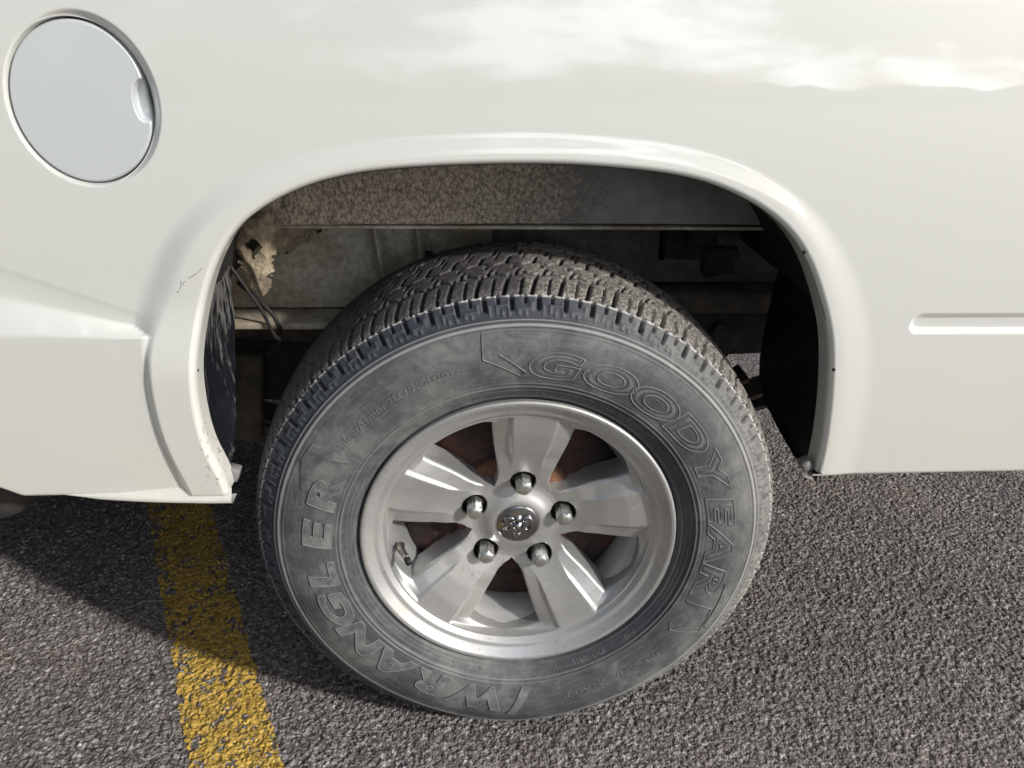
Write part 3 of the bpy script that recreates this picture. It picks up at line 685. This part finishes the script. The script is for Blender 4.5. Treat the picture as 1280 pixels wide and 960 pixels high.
# mud-caked corner bracket with ragged holes
def slab_from_outline(name, outline, y0, th, mat, holes=(), seed=1, res=.0018, amp=.011):
    O = np.array(outline); lo = O.min(0)-.004; hi = O.max(0)+.004
    a, b_ = np.meshgrid(np.arange(lo[0], hi[0], res), np.arange(lo[1], hi[1], res), indexing='ij')
    P = np.stack([a.ravel(), b_.ravel()], -1); F = grid_faces(*a.shape); c_ = P[F].mean(1)
    jit = np.stack([fbm(c_[:, 0]*110, c_[:, 1]*110, 3, seed)-.5, fbm(c_[:, 0]*110+40, c_[:, 1]*110, 3, seed)-.5], -1)*.018
    k = inside_poly(c_+jit, O)
    for (hx, hz2, ra_, rb_) in holes: k &= np.hypot((c_[:, 0]+jit[:, 0]-hx)/ra_, (c_[:, 1]+jit[:, 1]-hz2)/rb_) > 1
    F = F[k]; u, inv = np.unique(F, return_inverse=True); P = P[u]; F = inv.reshape(F.shape)
    de = dist_poly(P, np.vstack([O, O[:1]]))
    y = y0-th*smooth(de, 0, .012)-amp*(fbm(P[:, 0]*55, P[:, 1]*55, 4, seed+3)-.5)
    return mesh_np(name, np.stack([P[:, 0], y, P[:, 1]], -1), F, mat, truck)
slab_from_outline('corner_bracket', [(-.395, .795), (-.335, .800), (-.318, .775), (-.330, .745), (-.338, .715), (-.345, .688), (-.356, .676), (-.366, .69), (-.374, .72), (-.392, .755)], .165, .012, M_bracket, [(-.357, .752, .010, .012)], 5)
slab_from_outline('mud_crust', [(-.345, .80), (-.25, .80), (-.235, .775), (-.262, .765), (-.30, .745), (-.335, .722), (-.362, .70), (-.372, .73), (-.362, .775)], .235, .010, M_bracket, [(-.332, .776, .014, .009), (-.290, .772, .022, .006), (-.262, .764, .014, .005)], 15)

slab_from_outline('gap_shade', [(-.345, .785), (-.232, .785), (-.238, .772), (-.262, .762), (-.300, .742), (-.340, .712), (-.352, .735)], .262, .004, M_dark, (), 25, amp=.004)  # dark sheet standing for the shade in the gap behind the crust
# ------------------------------------------------------------------ wheel
wheel = empty('wheel', (0, 0, HUB), truck)
def child(o): o.parent = wheel; return o
# tyre profile (radius, y)
side_p = catmull([(.2195, .020), (.2205, .012), (.2265, .003), (.236, -.004), (.2465, -.009), (.262, -.0145), (.285, -.018), (.305, -.0165), (.320, -.012), (.333, -.0055), (.345, .0015), (.354, .0075), (.3605, .0125)], 112)
tread_p = catmull([(.3605, .0125), (.3655, .018), (.369, .030), (.3725, .05), (.376, .085), (.3775, .13), (.376, .175), (.3725, .21), (.369, .230), (.3655, .242), (.3605, .2475)], 150)
back_p = catmull([(.3605, .2475), (.345, .26), (.31, .276), (.28, .277), (.245, .265), (.222, .25)], 14)
prof = np.vstack([side_p, tread_p[1:], back_p[1:]]); m = len(prof); nth = 1368
tan = np.gradient(prof, axis=0); tan /= np.linalg.norm(tan, axis=1)[:, None]; nr_ = np.stack([-tan[:, 1]*-1, tan[:, 0]*-1], -1)
nr_ = np.stack([tan[:, 1], -tan[:, 0]], -1)      # outward normal in (r, y)
th = np.linspace(0, 2*np.pi, nth, endpoint=False); TH, J = np.meshgrid(th, np.arange(m), indexing='ij')
r0 = prof[J, 0]; y0 = prof[J, 1]; NP = 66.
ph = (TH*NP/(2*np.pi)); v = y0-.13                     # v across the tread
is_t = (J >= 112) & (J < 112+149)
arc = 2*np.pi*.372/NP                                  # metres per pitch
def slot(p, w):                                        # p in pitches -> 1 inside a slot of half width w (m)
    d = np.abs(p-np.round(p))*arc; return 1-smooth(d, w*.6, w*1.25)
av = np.abs(v)
g_ = np.zeros_like(ph)
sgn = np.where(v > 0, 1, -1)
sh_ = (av > .073)
zig = .0055*(2*np.abs(2*((ph*1.0+.25*(v > 0)) % 1)-1)-1)
g_ = np.maximum(g_, (1-smooth(np.abs(av-.072-zig), .0018, .0042))*.95)
zig2 = .0050*(2*np.abs(2*((ph*1.0+.5+.3*(v > 0)) % 1)-1)-1)
g_ = np.maximum(g_, (1-smooth(np.abs(av-.034-zig2), .0016, .0038))*.95)
g_ = np.maximum(g_, slot(ph+(av-.073)*6*sgn, .0024)*np.where(av > .070, 1, 0))
g_ = np.maximum(g_, slot(ph+.5+(av-.073)*4*sgn, .0014)*np.where(av > .082, .75, 0))
mid = (av > .034) & (av <= .073)
g_ = np.maximum(g_, slot(ph+.30+(av-.034)*9*sgn+.25*smooth(av, .050, .053), .0021)*np.where(mid, .9, 0))
g_ = np.maximum(g_, slot(ph+.80+(av-.034)*9*sgn, .0011)*np.where(mid & (av > .058), .6, 0))
g_ = np.maximum(g_, slot(ph+.15+v*7+.3*smooth(v, -.003, .003), .0021)*np.where(av <= .036, .9, 0))
g_ = np.maximum(g_, slot(ph+.65+v*7, .0011)*np.where(av <= .018, .6, 0))
jag = (fbm(TH*370*.37, v*300, 3, 2)-.5)
depth = np.where(is_t,   .0100*g_+.0012*(fbm(TH*.37*700, v*700, 3, 60)), 0.)
# slots run over the shoulder onto the buttress
but = (~is_t) & (J < 112) & (r0 > .336)
s1 = slot(ph+.0, .0025)*smooth(r0, .344, .348); s2 = slot(ph+.5, .0017)*smooth(r0, .351, .354)
depth = np.where(but, .0075*np.maximum(s1, s2*.8), depth)
# buttress relief: stepped key pattern, two pitches long
pp = (ph*.5) % 1
key = ((pp > .10) & (pp < .40) & (r0 > .3445) & (r0 < .3475)) | ((pp > .34) & (pp < .40) & (r0 > .3400) & (r0 < .3475)) | ((pp > .10) & (pp < .16) & (r0 > .3445) & (r0 < .3535)) | \
      ((pp > .22) & (pp < .27) & (r0 > .3385) & (r0 < .3445)) | ((pp > .52) & (pp < .565) & (r0 > .3385) & (r0 < .356)) | ((pp > .52) & (pp < .80) & (r0 > .3490) & (r0 < .3515)) | \
      ((pp > .76) & (pp < .80) & (r0 > .3420) & (r0 < .3515)) | ((pp > .66) & (pp < .70) & (r0 > .3385) & (r0 < .3455)) | ((pp > .9) & (pp < .935) & (r0 > .3385) & (r0 < .352))
raised_glint = np.where(but & key, .30, 0.)
depth = depth-.0042*raised_glint
# concentric sidewall ribs
def rib(rc, w, h_): return h_*(1-smooth(np.abs(r0-rc), w*.5, w))
sw = (J < 112)
ribs = rib(.3345, .0018, .0022)+rib(.3290, .0030, .0022)+rib(.2480, .0016, .0018)+rib(.2530, .0016, .0018)+rib(.2300, .0015, .0014)
ribs += rib(.3240, .0010, .0010)+rib(.3425, .0009, .0006)+rib(.2405, .0009, .0007)+rib(.2345, .0008, .0006)+rib(.2570, .0009, .0007)
ang = np.degrees(TH)
arc_gate = ((ang > 60) & (ang < 352)).astype(float)
depth = np.where(sw, depth-ribs, depth)
edge_glint = np.exp(-((r0-.3601)/.0015)**2)*(J < 118)*1.1  # sky glint painted as a pale line on the shoulder edge
raised_glint = np.where(sw, np.clip(raised_glint+ribs/.0016*.5, 0, 1), raised_glint)
raised_glint = np.clip(raised_glint+edge_glint*np.clip(.45+.9*fbm(TH*60, r0*0, 3, 8), 0, 1.2), 0, 1)
RR = r0-nr_[J, 0]*depth; YY = y0-nr_[J, 1]*depth
XX = RR*np.cos(TH); ZZ = RR*np.sin(TH)
zmin = -HUB+.0015; sq = np.clip(zmin-ZZ, 0, None); ZZ = np.maximum(ZZ, zmin)
low = np.exp(-((ang-270)/22)**2)
YY = YY-low*.011*np.where(sw, np.sin(np.clip((r0-.235)/.125, 0, 1)*np.pi), 0)
fade_t = np.where(is_t, 1., np.where(sw, smooth(r0, .3585, .3602)*.8, 0.))
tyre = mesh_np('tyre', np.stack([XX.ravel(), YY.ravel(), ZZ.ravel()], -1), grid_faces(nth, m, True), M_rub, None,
               attrs={'zone': fade_t.ravel(), 'raised_glint': raised_glint.ravel(), 'groove': np.clip(np.where(is_t, g_, 0)*.9+np.where(but, np.maximum(s1, s2)*.7, 0), 0, 1).ravel()})
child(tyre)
def side_y(r): return np.interp(r, side_p[:, 0], side_p[:, 1])
def finish_bent(name, me_src, r_c, a_deg, lift, solid, shear=0., mat=None):
    """bend flat lettering round the sidewall: x runs clockwise, y points outward"""
    bm = bmesh.new(); bm.from_mesh(me_src)
    bmesh.ops.triangulate(bm, faces=bm.faces[:])
    for _ in range(4):
        le = [e for e in bm.edges if e.calc_length() > .0045]
        if not le: break
        bmesh.ops.subdivide_edges(bm, edges=le, cuts=1); bmesh.ops.triangulate(bm, faces=[f for f in bm.faces if len(f.verts) > 3])
    for vv in bm.verts:
        x, yv, z = vv.co; x += shear*yv
        r = r_c+yv; a = math.radians(a_deg)-x/r_c
        yy = float(side_y(r))-z*1.0-lift
        lw = math.exp(-((math.degrees(a) % 360-270)/22)**2); yy -= lw*.011*math.sin(max(0, min(1, (r-.235)/.125))*math.pi)
        vv.co = (r*math.cos(a), yy, r*math.sin(a))
    return bm_obj(name, bm, mat or M_letter, wheel, sm=not solid)
def text_mesh(body, size, spacing=1., extrude=0., bevel=0., fill=True, off=0., width=1.):
    cu = bpy.data.curves.new('lettering', 'FONT'); cu.body = body; cu.size = size; cu.align_x = 'CENTER'; cu.align_y = 'CENTER'; cu.space_character = spacing
    cu.extrude = extrude; cu.bevel_depth = bevel; cu.bevel_resolution = 0; cu.resolution_u = 5; cu.offset = off
    cu.fill_mode = 'BOTH' if fill else 'NONE'
    ob = bpy.data.objects.new('lettering', cu); S.collection.objects.link(ob)
    dg = bpy.context.evaluated_depsgraph_get(); me = bpy.data.meshes.new_from_object(ob.evaluated_get(dg))
    bpy.data.objects.remove(ob)
    for vv in me.vertices: vv.co.x *= width
    return me
for ch, a in zip('GOODYEAR', (82.5, 67.5, 53.5, 40.0, 26.5, 12.5, 0.0, -12.5)):
    finish_bent('outlined_letter', text_mesh(ch, .046, bevel=.0007, fill=False, off=.0025, width={'E': 1.75, 'Y': 1.7}.get(ch, 1.85)), .279, a, .0003, False, .25, M_outline)
    finish_bent('letter_face', text_mesh(ch, .046, extrude=.0003, off=-.001, width={'E': 1.75, 'Y': 1.7}.get(ch, 1.85)), .279, a, .0002, True, .25)
for ch, a in zip('WRANGLER', (-102.5, -118., -132.5, -146., -159., -172., -186., -200.)):
    finish_bent('raised_letter', text_mesh(ch, .048, extrude=.0009, off=.0022, width=1.75 if ch != 'W' else 1.45), .275, a, .0004, True, .25)
    finish_bent('letter_edge', text_mesh(ch, .048, bevel=.0006, fill=False, off=.0022, width=1.75 if ch != 'W' else 1.45), .275, a, .0012, False, .25, M_outline)
finish_bent('small_lettering', text_mesh('SilentArmor', .016, spacing=1.1, extrude=.0006), .286, 136, .0002, True, .2)
finish_bent('small_lettering', text_mesh('TECHNOLOGY', .013, spacing=1.1, extrude=.0006), .286, 117, .0002, True, .2)
finish_bent('small_lettering', text_mesh('with DuPont Kevlar', .015, spacing=1.1, extrude=.0006), .284, -62, .0002, True, .2)
finish_bent('small_lettering', text_mesh('M+S', .013, extrude=.0006), .290, -45, .0002, True)
finish_bent('small_lettering', text_mesh('DOT', .010, extrude=.0005), .2385, 84, .0002, True)
finish_bent('small_lettering', text_mesh('RADIAL TUBELESS', .0105, spacing=1.05, extrude=.0005), .2390, 55, .0002, True)
finish_bent('small_lettering', text_mesh('P265/70R16  111S', .0105, spacing=1.05, extrude=.0005), .2390, -66, .0002, True)
finish_bent('small_lettering', text_mesh('M+S', .0105, extrude=.0005), .2390, -45, .0002, True)
finish_bent('small_lettering', text_mesh('MAX LOAD 1090 kg (2403 LBS)', .0085, spacing=1.05, extrude=.0005), .2390, -100, .0002, True)
def outline_shape(name, pts, closed, r_c, a_deg, rad_=.0011):
    bm = bmesh.new(); P_ = [Vector((x, y, 0)) for x, y in pts]
    if closed: P_.append(P_[0])
    tube(bm, P_, rad_, 6, False); me = bpy.data.meshes.new('t'); bm.to_mesh(me); bm.free()
    return finish_bent(name, me, r_c, a_deg, .0002, False)
def solid_shape(name, pts, r_c, a_deg, h_=.0012):
    bm = bmesh.new(); f = bm.faces.new([bm.verts.new((x, y, h_)) for x, y in pts]); 
    r = bmesh.ops.extrude_face_region(bm, geom=[f]); bmesh.ops.translate(bm, vec=(0, 0, -h_*1.8), verts=[q for q in r['geom'] if isinstance(q, bmesh.types.BMVert)])
    me = bpy.data.meshes.new('t'); bm.to_mesh(me); bm.free(); return finish_bent(name, me, r_c, a_deg, .0002, True)
outline_shape('sidewall_chevron', [(-.012, .040), (-.016, .006), (.030, -.022), (.036, -.016), (.004, .010)], False, .286, 97)
outline_shape('sidewall_chevron', [(-.03, -.02), (-.03, .022), (.012, .030), (.03, -.012), (.018, -.02)], False, .284, -28)
solid_shape('sidewall_arrow', [(-.052, .016), (-.012, .030), (.012, .027), (.024, -.030), (.012, -.028), (.003, .004), (-.012, .010), (-.050, .006)], .291, 150)
solid_shape('sidewall_arrow', [(-.045, .018), (-.02, .030), (.035, .034), (.03, .026), (-.015, .022)], .288, -22)
solid_shape('sidewall_arrow', [(-.02, -.024), (-.004, -.026), (.020, .022), (.008, .024), (-.002, .004)], .282, -89)

# rim: five broad spokes with side facets, cut windows, lip and barrel
def ww(r):      # half width of a window
    w = np.interp(r, [.066, .070, .078, .09, .14, .18, .190], [0, .004, .0105, .0175, .0365, .0535, .0575])
    w = w*np.sqrt(np.clip((r-.066)/.010, 0, 1)); w = w*np.sqrt(np.clip((.1875-r)/.009, 0, 1)); return w
rs_ = np.unique(np.r_[np.linspace(.030, .066, 16), .066+.010*np.linspace(0, 1, 12)**2, np.linspace(.076, .1785, 46), .1875-.009*np.linspace(1, 0, 12)**2, np.linspace(.1875, .2225, 34), .1905, .1912])
nw = 72
wj = np.linspace(-1, 1, nw+1)
V = []; 
def face_y(r, q, s):
    base = np.interp(r, [.030, .036, .042, .050, .058, .066, .080, .10, .13, .16, .187, .1905, .1915, .196, .1975, .204, .2105, .215, .219, .2215, .2225],
                        [.044, .0435, .0455, .050, .0525, .0525, .049, .0410, .0305, .0225, .0180, .0172, .0172, .0125, .0105, .0085, .0030, -.001, -.0020, -.0005, .004])
    aq = np.abs(q); a_ = np.interp(r, [.07, .09, .12, .16, .19], [.030, .021, .0215, .026, .0295])
    cw = .0085*np.sin(np.clip((r-.100)/(.1895-.100), 0, 1)*np.pi*.62)**1.0      # crescent width
    e = smooth(r, .074, .098)*(1-smooth(r, .1880, .1895))
    d1 = .0045*smooth(aq, a_, a_+np.maximum(cw, .002))*smooth(r, .095, .13)
    d2 = (.0035+.005*np.clip((r-.1)/.09, 0, 1))*np.clip((aq-a_-cw)/np.maximum(s-a_-cw, .002), 0, 1)
    d3 = .004*np.clip((aq-(s-.0030))/.0030, 0, 1)**2
    return base+e*(d1+d2+d3)
R2, Wd = np.meshgrid(rs_, wj, indexing='ij')
half = np.pi/5-np.arcsin(np.clip(ww(R2)/R2, 0, .95)); phi = half*Wd; q = R2*np.sin(phi); s = R2*np.sin(half)
Yf = face_y(R2, q, s)
allV = []; allF = []; lug_a = [math.radians(84-72*k) for k in range(5)]
for k, A in enumerate(lug_a):
    an = A+phi; allF.append(grid_faces(*R2.shape)+k*R2.size)
    allV.append(np.stack([(R2*np.cos(an)).ravel(), Yf.ravel(), (R2*np.sin(an)).ravel()], -1))
V = np.vstack(allV); F = np.vstack(allF)
# lug holes: cut, snap to circle
LUGR, HOLE = .0685, .0195
lugs = np.array([[LUGR*math.cos(a), LUGR*math.sin(a)] for a in lug_a])
cen = V[F].mean(1)[:, [0, 2]]; gone_f = np.zeros(len(F), bool)
for c0 in lugs: gone_f |= np.hypot(*(cen-c0).T) < HOLE
kv = np.zeros(len(V), bool); kv[F[~gone_f].ravel()] = True; gv = np.zeros(len(V), bool); gv[F[gone_f].ravel()] = True
for i in np.where(kv & gv)[0]:
    d = V[i, [0, 2]]-lugs; k = np.hypot(*d.T).argmin(); dd = d[k]/np.hypot(*d[k]); V[i, 0], V[i, 2] = lugs[k]+dd*HOLE
F = F[~gone_f]
bm = bmesh.new(); bv = [bm.verts.new(p) for p in V]
for f in F: 
    try: bm.faces.new([bv[i] for i in f])
    except ValueError: pass
# window walls
r_side = rs_[(rs_ >= .066) & (rs_ <= .1875)]
for A in lug_a:
    c0 = A+math.pi/5
    pts = []
    for sgn_ in (-1, 1):
        rr_ = r_side if sgn_ < 0 else r_side[::-1]
        for r in rr_:
            w_ = float(ww(np.array([r]))[0]); d = math.asin(min(.95, w_/r))*sgn_
            hf = math.pi/5-abs(d); yy = float(face_y(np.array([r]), np.array([r*math.sin(hf)]), np.array([r*math.sin(hf)]))[0])
            pts.append((c0+d, r, yy))
    rings = []
    for dep, sh2 in ((0, 0), (.0015, .0006), (.02, .002), (.042, .004)):
        ring = []
        for (a, r, yy) in pts:
            aa = c0+(a-c0)*(1-sh2*6); r2 = r-(.10 < r)*0+ (sh2 if r < .10 else 0)
            ring.append(bm.verts.new((r2*math.cos(aa), yy+dep if dep < .03 else max(yy+dep, .072), r2*math.sin(aa))))
        rings.append(ring)
    n_ = len(pts)
    for a_, b_ in zip(rings, rings[1:]):
        for i in range(n_): bm.faces.new((a_[i], a_[(i+1) % n_], b_[(i+1) % n_], b_[i]))
# lug pockets
for c0 in lugs:
    prev = None
    for dep, rr_ in ((0, HOLE), (.0012, HOLE-.0010), (.0030, HOLE-.0012)):
        cur = []
        for k in range(36):
            a = 2*math.pi*k/36; x_, z_ = c0[0]+HOLE*math.cos(a), c0[1]+HOLE*math.sin(a); r_ = math.hypot(x_, z_)
            an = math.atan2(z_, x_); dn = min(lug_a, key=lambda t_: abs(math.remainder(an-t_, 2*math.pi))); ql = r_*math.sin(math.remainder(an-dn, 2*math.pi))
            yv = float(face_y(np.array([r_]), np.array([ql]), np.array([r_*.58]))[0])
            cur.append(bm.verts.new((c0[0]+rr_*math.cos(a), yv+dep*1.0, c0[1]+rr_*math.sin(a))))
        if prev:
            for k in range(36): bm.faces.new((prev[k], prev[(k+1) % 36], cur[(k+1) % 36], cur[k]))
        prev = cur
bmesh.ops.remove_doubles(bm, verts=bm.verts, dist=.00012)
bmesh.ops.dissolve_degenerate(bm, edges=bm.edges, dist=.00002)
rim_o = bm_obj('rim', bm, M_alloy, wheel)
md = rim_o.modifiers.new('edge', 'EDGE_SPLIT'); md.split_angle = math.radians(38)
V, F = lathe_y([(.2225, .004), (.2215, .012), (.212, .016), (.206, .024), (.196, .030), (.1885, .034), (.1870, .048), (.1800, .056), (.1780, .066), (.1715, .076), (.1700, .10), (.1690, .15), (.176, .20), (.20, .235), (.215, .243), (.2225, .249)], 160)
brl = mesh_np('barrel', V, F, M_alloy); child(brl)
V, F = lathe_y([(.0, .071), (.05, .0712), (.086, .074), (.092, .080), (.094, .092)], 96)
drum = mesh_np('brake_drum', V, F, M_rust); child(drum)
V, F = lathe_y([(.090, .0835), (.100, .0850), (.104, .0830), (.110, .0830), (.113, .0860), (.124, .0862), (.127, .0842), (.134, .0842), (.137, .0868), (.150, .0870), (.158, .090), (.1680, .092), (.1685, .12), (.166, .17), (.05, .175)], 96)
child(mesh_np('drum_face', V, F, M_drum))
V, F = lathe_y([(.045, .20), (.165, .19), (.168, .18)], 64); child(mesh_np('backing_plate', V, F, M_dark))
# cap
V, F = lathe_y([(.0312, .050), (.0314, .0440), (.0306, .0428), (.0296, .0424), (.028, .0418), (.020, .0402), (.010, .0394), (.0, .0392)], 72)
child(mesh_np('centre_cap', V, F, M_chrome))
V, F = lathe_y([(.0325, .0435), (.0322, .0450), (.0312, .0450)], 72); child(mesh_np('cap_seam', V, F, M_capring))
bm = bmesh.new()
# horned head emblem, raised on the cap
def capy(x, z): return float(np.interp(math.hypot(x, z), [0, .010, .020, .028], [.0392, .0394, .0402, .0418]))
for sg in (-1, 1):
    pts = []
    for k in range(22):
        t_ = k/21; a = math.radians(140-400*t_); r_ = .0100*(1-.62*t_)
        x_ = sg*(.0135+r_*math.cos(a)); z_ = .0015+r_*1.35*math.sin(a); pts.append((x_, capy(x_, z_)-.0006-.0010*math.sin(t_*3), z_))
    tube(bm, pts, [.0031*(1-.62*k/21) for k in range(22)], 8)
for (x0_, z0_, w_, x1_, z1_, w1_, hgt) in ((0, .016, .0052, 0, .006, .0078, .0036), (0, .006, .0078, 0, -.010, .0056, .0050), (0, -.010, .0056, 0, -.021, .0052, .0040)):
    a = [bm.verts.new((x_, capy(x_, z_)-h_, z_)) for x_, z_, h_ in ((-w_, z0_, 0), (-w_*.35, z0_, hgt), (w_*.35, z0_, hgt), (w_, z0_, 0), (w1_, z1_, 0), (w1_*.35, z1_, hgt*1.05), (-w1_*.35, z1_, hgt*1.05), (-w1_, z1_, 0))]
    for f in ((0, 1, 6, 7), (1, 2, 5, 6), (2, 3, 4, 5), (0, 1, 2, 3), (7, 6, 5, 4)): bm.faces.new([a[i] for i in f])
for sg in (-1, 1): tube(bm, [(sg*.004, .0372, .0075), (sg*.0075, .037, .0085), (sg*.010, .0385, .0065)], [.0016, .0018, .0006], 6)
bm_obj('emblem', bm, M_chrome, wheel)
# lug nuts: flared seat, hex body, domed end
proto = None
for k, c0 in enumerate(lugs):
    if proto is None:
        bm = bmesh.new(); st = []
        for (yv, rr_, hexf) in ((.068, .0128, 0), (.060, .0128, 0), (.058, .0126, 1), (.0315, .0124, 1), (.0302, .0113, .6), (.0290, .0098, 0), (.0277, .0074, 0), (.0271, .0040, 0)):
            ring = []
            for j in range(48):
                a = 2*math.pi*j/48; am = (a % (math.pi/3))-math.pi/6
                hx = rr_*math.cos(math.pi/6)/math.cos(am); ring.append(bm.verts.new(((hx*hexf+rr_*.96*(1-hexf))*math.cos(a), yv, (hx*hexf+rr_*.96*(1-hexf))*math.sin(a))))
            st.append(ring)
        for a_, b_ in zip(st, st[1:]):
            for j in range(48): bm.faces.new((a_[j], a_[(j+1) % 48], b_[(j+1) % 48], b_[j]))
        bm.faces.new(st[-1]); proto = bm_obj('lug_nut', bm, M_nut, wheel); n_o = proto
        md = n_o.modifiers.new('edge', 'EDGE_SPLIT'); md.split_angle = math.radians(28)
    else:
        n_o = proto.copy(); S.collection.objects.link(n_o)
    n_o.location = (c0[0], .001, c0[1]); n_o.rotation_euler = (0, .3+k*1.9, 0)
V = []
for r_, y_ in ((HOLE-.0011, .048), (HOLE-.0012, .076), (.006, .077), (.0, .077)):
    V.append([(r_*math.cos(2*math.pi*j/40), y_, r_*math.sin(2*math.pi*j/40)) for j in range(40)])
V = np.array(V).transpose(1, 0, 2).reshape(-1, 3); V[:, 1] += .0065
first = None
for c0 in lugs:
    if first is None: first = mesh_np('lug_pocket', V, grid_faces(40, 4, True), M_dark, wheel); q_ = first
    else: q_ = first.copy(); S.collection.objects.link(q_)
    q_.location = (c0[0], 0, c0[1])
# valve stem
bm = bmesh.new(); A = math.radians(193); bx_, bz_ = .176*math.cos(A), .176*math.sin(A)
d = Vector((math.cos(A), 0, math.sin(A)))
tube(bm, [Vector((bx_, .050, bz_)), Vector((bx_, .038, bz_))-d*.002, Vector((bx_, .020, bz_))-d*.010, Vector((bx_, .012, bz_))-d*.013], [.0062, .0056, .0046, .0046], 16)
bm_obj('valve_stem', bm, M_brass, wheel)
bm = bmesh.new(); tube(bm, [Vector((bx_, .0125, bz_))-d*.0128, Vector((bx_, .004, bz_))-d*.016], [.0050, .0048], 16); bm_obj('valve_cap', bm, M_dark, wheel)
# the wheel on the far side of the axle shares this one's meshes
far = wheel.copy(); S.collection.objects.link(far); far.location = (0, 1.745, HUB); far.rotation_euler = (0, 0, math.pi)
for ch in list(wheel.children):
    if ch.name.startswith(('tyre', 'rim', 'barrel', 'brake_drum', 'centre_cap')):
        c_ = ch.copy(); S.collection.objects.link(c_); c_.parent = far
